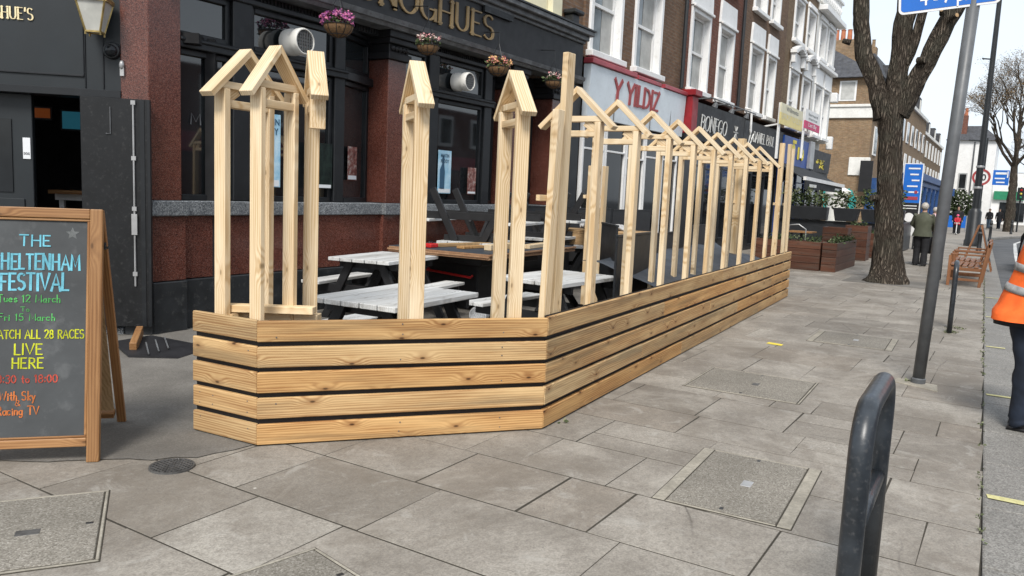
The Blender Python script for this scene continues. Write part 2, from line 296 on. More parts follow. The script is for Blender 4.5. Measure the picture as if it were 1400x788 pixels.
# ------------------------------------------------------------------ mesh helpers
def mw(o):
    m = o.matrix_basis.copy(); p = o.parent
    while p: m = p.matrix_basis @ m; p = p.parent
    return m
class MB:
    def __init__(s): s.v = []; s.f = []; s.g = []; s.t = []
    def add(s, vs, fs, gr=None, tone=None):
        b = len(s.v); t = rnd.random() if tone is None else tone
        off = V((rnd.uniform(0, 60), rnd.uniform(0, 60), rnd.uniform(0, 60)))
        for i, p in enumerate(vs): s.v.append(V(p)); s.g.append((V(gr[i]) if gr else V(p)) + off); s.t.append(t)
        s.f += [tuple(b + i for i in f) for f in fs]; return s
    def obox(s, c, ax, ay, az, tone=None):            # ax, ay, az: full extent vectors
        c, ax, ay, az = V(c), V(ax), V(ay), V(az); vs = []; gr = []
        ls = sorted(((ax.length, 0), (ay.length, 1), (az.length, 2)), reverse=True); order = [q[1] for q in ls]; ln = [ax.length, ay.length, az.length]
        for i in (-.5, .5):
            for j in (-.5, .5):
                for k in (-.5, .5):
                    vs.append(c + ax * i + ay * j + az * k); e = (i * ln[0], j * ln[1], k * ln[2]); gr.append([e[q] for q in order])
        fs = [(0, 1, 3, 2), (4, 6, 7, 5), (0, 4, 5, 1), (2, 3, 7, 6), (0, 2, 6, 4), (1, 5, 7, 3)]
        if ax.cross(ay).dot(az) < 0: fs = [f[::-1] for f in fs]
        return s.add(vs, fs, gr, tone)
    def box(s, x0, y0, z0, x1, y1, z1, tone=None):
        return s.obox(((x0 + x1) / 2, (y0 + y1) / 2, (z0 + z1) / 2), (x1 - x0, 0, 0), (0, y1 - y0, 0), (0, 0, z1 - z0), tone)
    def beam(s, p, q, w_, h_, up=(0, 0, 1), tone=None):  # w_ sideways, h_ along up
        p, q = V(p), V(q); d = q - p; a = d.normalized(); side = V(up).cross(a).normalized(); u = a.cross(side)
        return s.obox((p + q) / 2, d, side * w_, u * h_, tone)
    def tube(s, pts, rad, n=10, cap=True, tone=None):
        pts = [V(p) for p in pts]; rad = rad if hasattr(rad, '__len__') else [rad] * len(pts); vs = []; gr = []; prev = None; l = 0
        for i, p in enumerate(pts):
            d = (pts[min(i + 1, len(pts) - 1)] - pts[max(i - 1, 0)]).normalized()
            ref = prev if prev is not None else (V((0, 0, 1)) if abs(d.z) < .9 else V((1, 0, 0)))
            u = (ref - d * ref.dot(d)).normalized(); prev = u; w2 = d.cross(u)
            if i: l += (p - pts[i - 1]).length
            for k in range(n):
                a = 2 * math.pi * k / n; vs.append(p + (u * math.cos(a) + w2 * math.sin(a)) * rad[i]); gr.append((l, math.cos(a) * rad[i], math.sin(a) * rad[i]))
        fs = [(i * n + k, i * n + (k + 1) % n, (i + 1) * n + (k + 1) % n, (i + 1) * n + k) for i in range(len(pts) - 1) for k in range(n)]
        if cap: fs += [tuple(range(n))[::-1], tuple((len(pts) - 1) * n + k for k in range(n))]
        return s.add(vs, fs, gr, tone)
    def cyl(s, p, q, r, n=16, r2=None): return s.tube([p, q], [r, r if r2 is None else r2], n)
    def lathe(s, prof, o, n=20, axis=(0, 0, 1), cap=True):
        a = V(axis).normalized(); u = V((1, 0, 0)) if abs(a.x) < .9 else V((0, 1, 0)); u = (u - a * u.dot(a)).normalized(); w2 = a.cross(u); o = V(o)
        vs = [o + a * z + (u * math.cos(2 * math.pi * k / n) + w2 * math.sin(2 * math.pi * k / n)) * r for r, z in prof for k in range(n)]
        fs = [(i * n + k, i * n + (k + 1) % n, (i + 1) * n + (k + 1) % n, (i + 1) * n + k) for i in range(len(prof) - 1) for k in range(n)]
        if cap: fs += [tuple(range(n))[::-1], tuple((len(prof) - 1) * n + k for k in range(n))]
        return s.add(vs, fs)
    def prism(s, poly, nrm, depth, tone=None):           # planar polygon pts (CCW seen from nrm), extruded back by depth
        n = len(poly); d = V(nrm).normalized() * depth; poly = [V(p) for p in poly]
        vs = poly + [p - d for p in poly]
        fs = [tuple(range(n)), tuple(range(2 * n - 1, n - 1, -1))] + [(i, i + n, (i + 1) % n + n, (i + 1) % n) for i in range(n)]
        return s.add(vs, fs, None, tone)
    def poly(s, pts, tone=None): return s.add(pts, [tuple(range(len(pts)))], None, tone)
    def sphere(s, c, r, n=12, sc=(1, 1, 1), tone=None):
        c = V(c); m = n // 2; vs = [c + V((0, 0, r * sc[2]))]
        for i in range(1, m):
            th = math.pi * i / m
            for k in range(n): a = 2 * math.pi * k / n; vs.append(c + V((math.sin(th) * math.cos(a) * r * sc[0], math.sin(th) * math.sin(a) * r * sc[1], math.cos(th) * r * sc[2])))
        vs.append(c - V((0, 0, r * sc[2]))); e = len(vs) - 1
        fs = [(0, 1 + k, 1 + (k + 1) % n) for k in range(n)] + [(1 + (i - 1) * n + k, 1 + i * n + k, 1 + i * n + (k + 1) % n, 1 + (i - 1) * n + (k + 1) % n) for i in range(1, m - 1) for k in range(n)]
        fs += [(1 + (m - 2) * n + k, e, 1 + (m - 2) * n + (k + 1) % n) for k in range(n)]
        return s.add(vs, fs, None, tone)
    def leaves(s, c, r, n, size, sc=(1, 1, 1), shell=.35):
        c = V(c)
        for _ in range(n):
            d = V((rnd.gauss(0, 1), rnd.gauss(0, 1), rnd.gauss(0, 1))).normalized() * r * (rnd.random() ** shell)
            p = c + V((d.x * sc[0], d.y * sc[1], d.z * sc[2])); a = V((rnd.gauss(0, 1), rnd.gauss(0, 1), rnd.gauss(0, .6))).normalized(); b = a.cross(V((rnd.gauss(0, 1), rnd.gauss(0, 1), rnd.gauss(0, 1)))).normalized()
            l = size * rnd.uniform(.6, 1.3); s.add([p, p + a * l * .5 + b * l * .28, p + a * l, p + a * l * .5 - b * l * .28], [(0, 1, 2, 3)], None, rnd.random())
        return s
    def build(s, name, m, parent=None, smooth=False, bev=0, seg=1):
        me = bpy.data.meshes.new(name); vs = s.v
        if parent is not None: inv = mw(parent).inverted(); vs = [inv @ p for p in vs]
        me.from_pydata([tuple(p) for p in vs], [], s.f); me.materials.append(m)
        at = me.attributes.new('grain', 'FLOAT_VECTOR', 'POINT'); at.data.foreach_set('vector', [x for g in s.g for x in g])
        at = me.attributes.new('tone', 'FLOAT', 'POINT'); at.data.foreach_set('value', s.t)
        me.validate(); me.update()
        o = bpy.data.objects.new(name, me); COL.objects.link(o)
        if parent is not None: o.parent = parent
        if smooth:
            for p in me.polygons: p.use_smooth = True
            if smooth != 'all': me.set_sharp_from_angle(angle=R(40))
        if bev:
            b = o.modifiers.new('bevel', 'BEVEL'); b.width = bev; b.segments = seg; b.limit_method = 'ANGLE'; b.angle_limit = R(40)
        return o
def tag(o, label, cat, group=None):
    o['label'] = label; o['category'] = cat
    if group: o['group'] = group
    return o
def thing(name, label, cat, loc=(0, 0, 0), rz=0, group=None):
    o = bpy.data.objects.new(name, None); COL.objects.link(o); o.location = loc; o.rotation_euler = (0, 0, rz); o.empty_display_size = .2
    return tag(o, label, cat, group)
def struct(o, kind='structure'): o['kind'] = kind; return o
def kids(o): return [c for c in bpy.data.objects if c.parent == o]
def dup(root, loc, rz=None, label=None, parent=None):
    c = root.copy(); COL.objects.link(c)
    if parent is not None: c.parent = parent
    else:
        c.location = loc
        if rz is not None: c.rotation_euler[2] = rz
        if label: c['label'] = label
    for ch in kids(root): dup(ch, None, parent=c)
    return c

# ------------------------------------------------------------------ lettering: a small stroke alphabet
def arc(cx, cy, rx, ry, a0, a1, n=14): return [(cx + rx * math.cos(R(a0 + (a1 - a0) * i / n)), cy + ry * math.sin(R(a0 + (a1 - a0) * i / n))) for i in range(n + 1)]
G = {
 'A': (.72, [[(0, 0), (.36, 1), (.72, 0)], [(.13, .36), (.59, .36)]]), 'B': (.6, [[(.06, 0), (.06, 1)], [(.06, 1), (.3, 1)] + arc(.3, .77, .24, .23, 90, -90) + [(.06, .54)], [(.3, .54)] + arc(.3, .27, .28, .27, 90, -90) + [(.06, 0)]]),
 'C': (.68, [arc(.38, .5, .36, .5, 48, 312)]), 'D': (.7, [[(.06, 0), (.06, 1)], [(.06, 1), (.28, 1)] + arc(.28, .5, .4, .5, 90, -90) + [(.06, 0)]]),
 'E': (.56, [[(.06, 0), (.06, 1)], [(.06, 1), (.54, 1)], [(.06, .52), (.44, .52)], [(.06, 0), (.56, 0)]]), 'F': (.54, [[(.06, 0), (.06, 1)], [(.06, 1), (.54, 1)], [(.06, .52), (.44, .52)]]),
 'G': (.74, [arc(.38, .5, .36, .5, 48, 330), [(.7, 0.05), (.7, .42)], [(.45, .42), (.7, .42)]]), 'H': (.7, [[(.06, 0), (.06, 1)], [(.64, 0), (.64, 1)], [(.06, .52), (.64, .52)]]),
 'I': (.2, [[(.1, 0), (.1, 1)]]), 'L': (.54, [[(.06, 1), (.06, 0)], [(.06, 0), (.54, 0)]]), 'M': (.84, [[(.05, 0), (.1, 1), (.42, .2), (.74, 1), (.79, 0)]]),
 'N': (.7, [[(.06, 0), (.06, 1)], [(.06, 1), (.64, 0)], [(.64, 0), (.64, 1)]]), 'O': (.78, [arc(.39, .5, .38, .5, 90, 450, 26)]), 'P': (.58, [[(.06, 0), (.06, 1)], [(.06, 1), (.3, 1)] + arc(.3, .75, .25, .25, 90, -90) + [(.06, .5)]]),
 'R': (.62, [[(.06, 0), (.06, 1)], [(.06, 1), (.3, 1)] + arc(.3, .75, .25, .25, 90, -90) + [(.06, .5)], [(.28, .5), (.62, 0)]]),
 'S': (.58, [arc(.29, .76, .25, .24, 40, 270) + arc(.29, .26, .27, .26, 90, -140)]), 'T': (.62, [[(.31, 0), (.31, 1)], [(0, 1), (.62, 1)]]), 'U': (.7, [[(.06, 1), (.06, .32)] + arc(.35, .32, .29, .32, 180, 360) + [(.64, 1)]]),
 'V': (.7, [[(0, 1), (.35, 0), (.7, 1)]]), 'W': (.96, [[(0, 1), (.24, 0), (.48, .8), (.72, 0), (.96, 1)]]), 'Y': (.68, [[(0, 1), (.34, .5)], [(.68, 1), (.34, .5)], [(.34, .5), (.34, 0)]]), 'Z': (.6, [[(.02, 1), (.58, 1)], [(.58, 1), (.02, 0)], [(.02, 0), (.6, 0)]]),
 '0': (.56, [arc(.28, .5, .26, .48, 90, 450, 22)]), '1': (.3, [[(0, .8), (.16, 1), (.16, 0)]]), '2': (.54, [arc(.27, .74, .24, .24, 160, -20) + [(.03, 0), (.54, 0)]]), '3': (.5, [arc(.23, .76, .22, .23, 140, -80), arc(.23, .27, .25, .27, 80, -140)]),
 '5': (.52, [[(.46, 1), (.1, 1), (.06, .58)] + arc(.24, .32, .25, .31, 110, -140)]), '8': (.52, [arc(.26, .75, .2, .23, 90, 450, 20), arc(.26, .26, .25, .27, 90, 450, 20)]),
 ':': (.2, [[(.1, .12), (.1, .2)], [(.1, .6), (.1, .68)]]), "'": (.18, [[(.1, 1), (.07, .74)]]), '&': (.6, [arc(.28, .76, .17, .22, -60, 200, 14) + [(.56, 0)], [(.14, .62), (.08, .45)] + arc(.27, .24, .24, .24, 160, 370, 14)]),
 'a': (.46, [arc(.22, .24, .2, .24, 60, 330), [(.42, .5), (.42, .06), (.48, 0)]]), 'c': (.42, [arc(.23, .25, .21, .25, 50, 310)]), 'e': (.46, [[(.04, .26), (.42, .26)] + arc(.23, .25, .2, .25, 5, 310)]), 'g': (.46, [arc(.22, .25, .2, .24, 60, 330), [(.42, .5), (.42, -.15)] + arc(.24, -.15, .18, .17, 0, -150)]),
 'h': (.46, [[(.06, 0), (.06, 1)], [(.06, .3)] + arc(.24, .32, .17, .18, 160, 0) + [(.41, 0)]]), 'i': (.16, [[(.08, 0), (.08, .5)], [(.08, .68), (.08, .74)]]), 'k': (.44, [[(.06, 0), (.06, 1)], [(.4, .52), (.08, .24), (.42, 0)]]), 'n': (.46, [[(.06, 0), (.06, .5)], [(.06, .3)] + arc(.24, .32, .17, .18, 160, 0) + [(.41, 0)]]),
 'o': (.48, [arc(.24, .25, .2, .25, 90, 450, 16)]), 'r': (.34, [[(.06, 0), (.06, .5)], [(.06, .3)] + arc(.22, .34, .15, .16, 170, 40)]), 's': (.38, [arc(.19, .37, .15, .13, 30, 270, 10) + arc(.19, .12, .16, .12, 90, -150, 10)]), 't': (.34, [[(.16, .85), (.16, .1), (.26, 0)], [(0, .55), (.32, .55)]]),
 'u': (.46, [[(.06, .5), (.06, .2)] + arc(.23, .2, .17, .2, 180, 350) + [(.41, .5), (.41, 0)]]), 'y': (.44, [[(.03, .5), (.22, .05)], [(.42, .5), (.1, -.35)]]), ' ': (.34, []), '-': (.4, [[(.05, .42), (.35, .42)]]),
}
def stroke_text(mb, text, o, xd, up, h, wd=None, thick=.11, thin=None, serif=0, depth=.01, jit=0, sp=.14, align='C', slant=0):
    """lays ribbons for text on the plane o, xd, up; h cap height; wd total width (None = natural)"""
    o, xd, up = V(o), V(xd).normalized(), V(up).normalized(); nrm = xd.cross(up); thin = thick if thin is None else thin
    W_ = sum(G[c][0] + sp for c in text) - sp; sx = (wd / W_) if wd else h
    x = {'C': -W_ / 2, 'L': 0, 'R': -W_}[align]
    for c in text:
        wl, strokes = G[c]; jx, jy, js = rnd.uniform(-jit, jit), rnd.uniform(-jit, jit), 1 + rnd.uniform(-jit, jit)
        for st in strokes:
            pts = [V((x + jx + px * js + slant * py, jy + py * js)) for px, py in st]
            if jit: pts = [p + V((rnd.uniform(-jit, jit) * .25, rnd.uniform(-jit, jit) * .25)) for p in pts]
            real = [V((p.x * sx, p.y * h)) for p in pts]; L_, R_ = [], []
            closed = (real[0] - real[-1]).length < 1e-4 and len(real) > 3
            for i, p in enumerate(real):
                a = real[i - 1] if i else (real[-2] if closed else p); b = real[i + 1] if i < len(real) - 1 else (real[1] if closed else p); d = (b - a)
                d = d.normalized() if d.length else V((1, 0)); nn = V((-d.y, d.x)); wv = (thin + (thick - thin) * abs(d.y) ** 1.5) * h * .5
                e = V((0, 0)) if closed else (-d * wv * .8 if i == 0 else d * wv * .8 if i == len(real) - 1 else V((0, 0)))
                L_.append(p + nn * wv + e); R_.append(p - nn * wv + e)
            for i in range(len(real) - 1):
                q = [R_[i], R_[i + 1], L_[i + 1], L_[i]]; mb.prism([o + xd * p.x + up * p.y + nrm * (depth + .0006 * (len(mb.f) % 7)) for p in q], nrm, depth)
            if serif and len(st) <= 5:
                for k in ((0, 1) if len(st) < 8 else (0,)):
                    p = st[0] if k == 0 else st[-1]
                    if p[1] in (0, 1) and abs(st[0][1] - st[-1][1]) > .4:
                        cxx, cyy = (x + p[0]) * sx, (p[1] - (.025 if p[1] == 1 else -.025)) * h; a_, b_ = serif * h, .035 * h
                        mb.prism([o + xd * (cxx + u) + up * (cyy + v) + nrm * (depth + .004) for u, v in ((-a_, -b_), (a_, -b_), (a_, b_), (-a_, b_))], nrm, depth)
        x += wl + sp
def font_text(mb, text, o, xd, up, h, wd=None, depth=.004, bold=.0, align='C'):
    cu = bpy.data.curves.new('t', 'FONT'); cu.body = text; cu.size = 1; cu.extrude = 0; cu.offset = bold; cu.align_x = 'LEFT'; cu.resolution_u = 3
    ob = bpy.data.objects.new('t', cu); COL.objects.link(ob)
    me = bpy.data.meshes.new_from_object(ob); bpy.data.objects.remove(ob); bpy.data.curves.remove(cu)
    xs = [v.co.x for v in me.vertices]; x0, x1 = min(xs), max(xs); k = h / .7; kx = wd / (x1 - x0) if wd else k
    o, xd, up = V(o), V(xd).normalized(), V(up).normalized(); nrm = xd.cross(up); sh = {'C': (x0 + x1) / 2, 'L': x0, 'R': x1}[align]
    vs = [o + xd * ((v.co.x - sh) * kx) + up * (v.co.y * k) + nrm * depth for v in me.vertices]
    mb.add(vs, [tuple(p.vertices) for p in me.polygons]); bpy.data.meshes.remove(me)

# ------------------------------------------------------------------ ground, road, kerb
def kerb_y(x): return -.146 + .0262 * x
mb = MB(); mb.poly([(-30, -60, -.14), (400, -60, -.14), (400, 40, -.14), (-30, 40, -.14)]); struct(mb.build('road', M['road']))
mb = MB(); mb.poly([(-6, kerb_y(-6), -.0006), (40, kerb_y(40), -.0006), (40, 30, -.0006), (-6, 30, -.0006)]); struct(mb.build('pavement_bed', M['joint']))
mb = MB()
mb.prism([(40, kerb_y(40), 0), (54, kerb_y(54), 0), (60, .2, 0), (64, -.9, 0), (150, -1.5, 0), (150, 30, 0), (40, 30, 0)], (0, 0, 1), .14); struct(mb.build('far_pavement', M['farpave']))
# slabs in courses across the pavement
mb = MB()
rows = [-3.45, -2.85, -2.25, -1.6, -1, -.4, .2, .82, 1.42, 2.03, 2.635, 3.28, 3.885, 4.48, 5.09, 5.6, 6.25]
while rows[-1] < 40: rows.append(rows[-1] + rnd.choice((.46, .55, .6, .62, .68, .75)))
fixed = {2.03: [2.5, 3.08, 4.0], 2.635: [2.42, 3.27, 3.7], 3.28: [.8, 1.56, 2.6, 3.28], 3.885: [.21, 1.75, 2.33], 4.48: [.45, 1.5, 2.24], 5.09: [.35, 1.05, 1.8, 2.6], 5.6: [.5, 1.2, 1.84, 2.5], 6.25: [.3, 1.15, 1.9]}
covers = [(3.885, 4.91, .78, 1.51)]
for i in range(len(rows) - 1):
    x0, x1 = rows[i], rows[i + 1]; ys = list(fixed.get(x0, [])); y = ys[-1] if ys else kerb_y(x0) + rnd.uniform(.35, .9)
    if not ys: ys = [y]
    while y < 9: y += rnd.choice((.55, .7, .85, .95, 1.1)); ys.append(y)
    ys = [kerb_y((x0 + x1) / 2)] + ys
    for a, b in zip(ys, ys[1:]):
        if b - a < .08: continue
        g = rnd.uniform(.002, .0048); zt = rnd.uniform(.0008, .0022); t0, t1 = rnd.uniform(-.0006, .0006), rnd.uniform(-.0006, .0006); j = lambda: rnd.uniform(-.004, .004)
        subs = [(x0, x1, a, b)]
        if rnd.random() < .14 and b - a > .7: mmm = a + (b - a) * rnd.uniform(.35, .65); subs = [(x0, x1, a, mmm), (x0, x1, mmm, b)]
        elif rnd.random() < .1: mmm = x0 + (x1 - x0) * rnd.uniform(.4, .6); subs = [(x0, mmm, a, b), (mmm, x1, a, b)]
        for (u0, u1, v0, v1) in subs:
            gx = g * 1.6; P = [(u0 + gx, v0 + g + j(), zt + t0), (u1 - gx, v0 + g + j(), zt + t1), (u1 - gx, v1 - g + j(), zt - t0), (u0 + gx, v1 - g + j(), zt - t1)]
            mb.prism(P, (0, 0, 1), .03)
struct(mb.build('paving_slabs', M['slab'], bev=.0018))
# asphalt made good in front of the entrance
mb = MB(); pts = [(1.0, 5.6), (2.0, 4.75), (2.25, 4.35), (2.55, 4.05), (2.62, 3.95), (2.8, 3.8), (3.0, 3.74), (3.25, 3.74), (3.6, 3.6), (4.6, 2.8), (4.7, 2.72), (13.7, 3.25), (13.7, 7.2), (4.6, 7.3), (4.2, 8), (3, 9), (1, 9)]
P2 = []
for a, b in zip(pts, pts[1:] + pts[:1]):
    n = max(1, int(math.dist(a, b) / .08)) if math.dist(a, b) < 1.2 else 1
    for k in range(n): u = k / n; P2.append((a[0] + (b[0] - a[0]) * u + (rnd.uniform(-.02, .02) if n > 1 else 0), a[1] + (b[1] - a[1]) * u + (rnd.uniform(-.02, .02) if n > 1 else 0), .0065))
mb.poly(P2); struct(mb.build('asphalt_patch', M['asphalt']))
# kerb stones along the road, curving out at the crossing
mb = MB(); x = -6.0
while x < 54:
    l = rnd.uniform(.85, 1.0); a, b = x + .004, x + l - .004; wd = .36 - .002 * x
    P = [(a, kerb_y(a) - wd, -.002), (b, kerb_y(b) - wd, -.002), (b, kerb_y(b) - .004, -.002), (a, kerb_y(a) - .004, -.002)]
    mb.prism(P, (0, 0, 1), .15); x += l
ks = [(54, kerb_y(54)), (57, .75), (60, .2), (62, -.35), (64, -.9), (70, -1.1), (80, -1.2), (110, -1.4), (150, -1.5)]
for a, b in zip(ks, ks[1:]):
    d = (V((*b, 0)) - V((*a, 0))).normalized(); n = V((d.y, -d.x, 0)) * .28
    mb.prism([V((*a, .003)) + n, V((*b, .003)) + n, V((*b, .003)), V((*a, .003))], (0, 0, 1), .14)
struct(mb.build('kerb', M['kerbstone'], bev=.012, seg=2))
mb = MB()
for x0, l in ((5.08, .075), (7.98, .06), (10.85, .06), (13.9, .07), (17.0, .07)):
    y1 = kerb_y(x0) - .02; mb.poly([(x0, y1 - .2, .004), (x0 + l, y1 - .2, .004), (x0 + l * .9, y1, .004), (x0, y1 - .01, .004)])
struct(mb.build('kerb_loading_marks', M['lineyellow']))
mb = MB(); pp = [(19, -.42), (24, -.33), (30, -.25), (40, -.18), (51, -.17), (57, -.6), (62, -1.3), (75, -1.9), (100, -2.2)]
for a, b in zip(pp, pp[1:]): mb.poly([(a[0], a[1] - .14, -.136), (b[0], b[1] - .14, -.136), (b[0], b[1], -.136), (a[0], a[1], -.136)])
mb.poly([(20, -3.2, -.136), (120, -3.6, -.136), (120, -3.5, -.136), (20, -3.1, -.136)])
struct(mb.build('road_markings', M['linewhite']))
mb = MB(); mb.poly([(9.0, 2.03, .0055), (9.1, 2.03, .0055), (9.13, 2.2, .0055), (9.02, 2.2, .0055)]); struct(mb.build('pavement_tape_mark', M['tape']))

mb = MB()
for _ in range(150):
    x = rnd.uniform(4, 30); mb.leaves((x, kerb_y(x) + rnd.uniform(-.012, .015), .006), .018, 5, .022, (1, .5, .5))
for cx, cy, n_ in ((8.02, .63, 5), (11.7, .5, 12), (12.2, .52, 9), (3.35, 3.68, 6), (4.7, 2.6, 5)):
    for _ in range(n_): mb.leaves((cx + rnd.gauss(0, .06), cy + rnd.gauss(0, .05), .01), .03, 6, .035, (1, 1, .5))
struct(mb.build('weeds', M['leafpale']), 'stuff')['label'] = 'small weeds growing in the joint along the kerb and round posts'
def cover(x0, x1, y0, y1, label, yaw=0, strips=True):
    cx, cy = (x0 + x1) / 2, (y0 + y1) / 2; t = thing('access_cover', label, 'access cover', (cx, cy, 0), yaw, 'access covers in the pavement'); hx, hy = (x1 - x0) / 2, (y1 - y0) / 2; Mx = mw(t)
    def bx(a0, b0, a1, b1, z, mat, nm):  # one slab of the cover
        q = MB(); c = Mx @ V(((a0 + a1) / 2, (b0 + b1) / 2, z / 2 - .01)); q.obox(c, Mx.to_3x3() @ V((a1 - a0, 0, 0)), Mx.to_3x3() @ V((0, b1 - b0, 0)), (0, 0, z + .02)); return q.build(nm, mat, t, bev=.003)
    sx = .02; sy = .075 if strips else .022
    bx(-hx - .006, -hy - .006, hx + .006, hy + .006, .0048, M['joint'], 'bedding')
    bx(-hx + sx, -hy + sy, hx - sx, hy - sy, .009, M['cover'], 'infill')
    for s_ in (-1, 1):
        bx(-hx, (hy - sy + .008) if s_ > 0 else -hy, hx, hy if s_ > 0 else (-hy + sy - .008), .0075, M['concrete'], 'surround')
        bx((hx - sx + .007) if s_ > 0 else -hx, -hy + sy - .002, hx if s_ > 0 else -hx + sx - .007, hy - sy + .002, .0078, M['concrete'], 'surround')
    bx(-.05, -.06, .05, .0, .0105, M['galv'] if strips else M['iron'], 'badge')
    for s_ in (-1, 1): bx(s_ * (hx - .06) - .018, -.012, s_ * (hx - .06) + .018, .012, .0102, M['blacksteel'], 'lifting_slot')
    return t
cover(3.9, 4.91, .79, 1.5, 'aggregate filled square access cover beside the bike hoop, pale concrete strips on two sides', R(3))
cover(1.45, 2.05, 3.14, 3.95, 'access cover beside the chalkboard, filled with grey aggregate, near left corner', R(-34), False)
cover(1.62, 2.34, 1.95, 2.52, 'access cover cut by the bottom edge of the view, in front of the timber fence', R(-12), False)
cover(6.45, 7.35, 1.3, 2.25, 'weathered flush access cover halfway along the timber fence, brown aggregate', R(2), False)
cover(9.6, 10.5, 1.0, 1.9, 'far flush access cover on the pavement before the tree, with pale end strips', R(2))
t = thing('drain_grate', 'round cast iron drain grate in the asphalt near the chalkboard', 'drain', (2.62, 3.77, 0))
mb = MB(); mb.lathe([(.0, .006), (.105, .006), (.11, .012), (.118, .012), (.12, 0)], (2.62, 3.77, 0), 28); mb.build('rim', M['iron'], t, True)
mb = MB()
for k in range(-4, 5):
    hl = math.sqrt(max(0, .105 ** 2 - (k * .022) ** 2)); mb.box(2.62 + k * .022 - .004, 3.77 - hl, .007, 2.62 + k * .022 + .004, 3.77 + hl, .0135); mb.box(2.62 - hl, 3.77 + k * .022 - .004, .007, 2.62 + hl, 3.77 + k * .022 + .004, .0128)
mb.build('bars', M['iron'], t)

# ------------------------------------------------------------------ buildings
def wall_grid(mb, x0, x1, z0, z1, y0, y1, openings):
    xs = sorted({x0, x1} | {v for o in openings for v in o[:2]}); zs = sorted({z0, z1} | {v for o in openings for v in o[2:]})
    for a, b in zip(xs, xs[1:]):
        for c, d in zip(zs, zs[1:]):
            if any(o[0] <= a + 1e-5 and b <= o[1] + 1e-5 and o[2] <= c + 1e-5 and d <= o[3] + 1e-5 for o in openings): continue
            mb.box(a, y0, c, b, y1, d)
def seg_window(parent, P, Q, z0, z1, fr=.06, depth=.05, mat='pubblack', gl='glass', inset=.02, bars=()):
    """one glazed light between ground points P and Q: frame part with its pane"""
    P, Q = V((*P, 0)), V((*Q, 0)); d = (Q - P).normalized(); n = V((d.y, -d.x, 0)); mb = MB(); wd = (Q - P).length; up = V((0, 0, 1))
    def bar(a0, a1, b0, b1, e=0): mb.obox(P + d * (a0 + a1) / 2 + up * (b0 + b1) / 2 - n * (depth / 2 - e / 2), d * (a1 - a0), n * (depth + e), up * (b1 - b0))
    bar(0, fr, z0, z1); bar(wd - fr, wd, z0, z1); bar(fr, wd - fr, z0, z0 + fr, .01); bar(fr, wd - fr, z1 - fr, z1, .01)
    for kind, t in bars:
        if kind == 'v': bar(t * wd - .02, t * wd + .02, z0 + fr, z1 - fr, .004)
        else: bar(fr, wd - fr, z0 + t * (z1 - z0) - .02, z0 + t * (z1 - z0) + .02, .004)
    f = mb.build('window', M[mat], parent, bev=.006)
    g = MB(); g.obox(P + d * wd / 2 + up * (z0 + z1) / 2 - n * (inset + .02), d * (wd - fr * 1.6), n * .012, up * (z1 - z0 - fr * 1.6)); g.build('pane', M[gl], f)
    return f

pub = thing('public_house', 'black and red granite corner pub with gilt fascia lettering and canted entrance', 'pub', (4.75, 7.14, 0))
# upper floor wall and cream window
mb = MB(); wall_grid(mb, 4.9, 13.78, 4.3, 10.5, 7.25, 7.6, [(11.0, 12.9, 4.6, 6.9), (6.5, 8.4, 4.6, 6.9)]); mb.box(4.9, 7.6, 4.41, 13.7, 16, 10.4); mb.build('upper_wall', M['brick1'], pub)
for x0 in (11.0, 6.5):
    mb = MB(); mb.box(x0 - .1, 7.13, 4.52, x0 + 2.0, 7.24, 4.66); mb.box(x0, 7.2, 4.67, x0 + .32, 7.4, 6.9); mb.box(x0 + 1.55, 7.2, 4.67, x0 + 1.9, 7.4, 6.9); mb.box(x0 + .33, 7.3, 4.66, x0 + 1.54, 7.42, 4.95); mb.box(x0 + .9, 7.32, 4.951, x0 + 1.0, 7.42, 6.9)
    f = mb.build('window', M['cream'], pub, bev=.01); g = MB(); g.box(x0 + .33, 7.44, 4.9, x0 + 1.54, 7.45, 6.9); g.build('pane', M['paneblue'], f)
mb = MB(); mb.box(13.05, 7.05, 4.58, 13.3, 7.24, 4.78); mb.box(13.0, 6.98, 4.78, 13.36, 7.24, 4.86); mb.build('stone_bracket', M['plinth'], pub, bev=.02)
# fascia
mb = MB(); mb.box(4.78, 7.0, 3.69, 13.4, 7.4, 4.28); mb.build('fascia', M['signblack'], pub)
mb = MB(); mb.prism([(4.75, 6.99, 3.58), (4.75, 6.96, 3.62), (4.75, 6.93, 3.63), (4.75, 6.91, 3.69), (4.75, 7.3, 3.69), (4.75, 7.3, 3.58)][::-1], (-1, 0, 0), 8.65)
mb.build('lower_moulding', M['moulding'], pub)
mb = MB(); mb.box(4.75, 6.96, 4.285, 13.42, 7.3, 4.34); mb.box(4.75, 6.9, 4.34, 13.45, 7.3, 4.42); mb.box(4.75, 6.82, 4.42, 13.5, 7.3, 4.5); mb.build('cornice', M['moulding'], pub, bev=.01)
mb = MB(); mb.box(4.75, 6.8, 4.502, 13.52, 7.3, 4.53); mb.box(10.1, 6.95, 4.2, 10.9, 6.99, 4.29); mb.build('cornice_lead', M['plinth'], pub)
mb = MB(); stroke_text(mb, "O'DONOGHUES", (8.42, 6.998, 3.83), (1, 0, 0), (0, 0, 1), .34, 3.96, .17, .06, .14, .02); mb.build('fascia_lettering', M['gold'], pub)
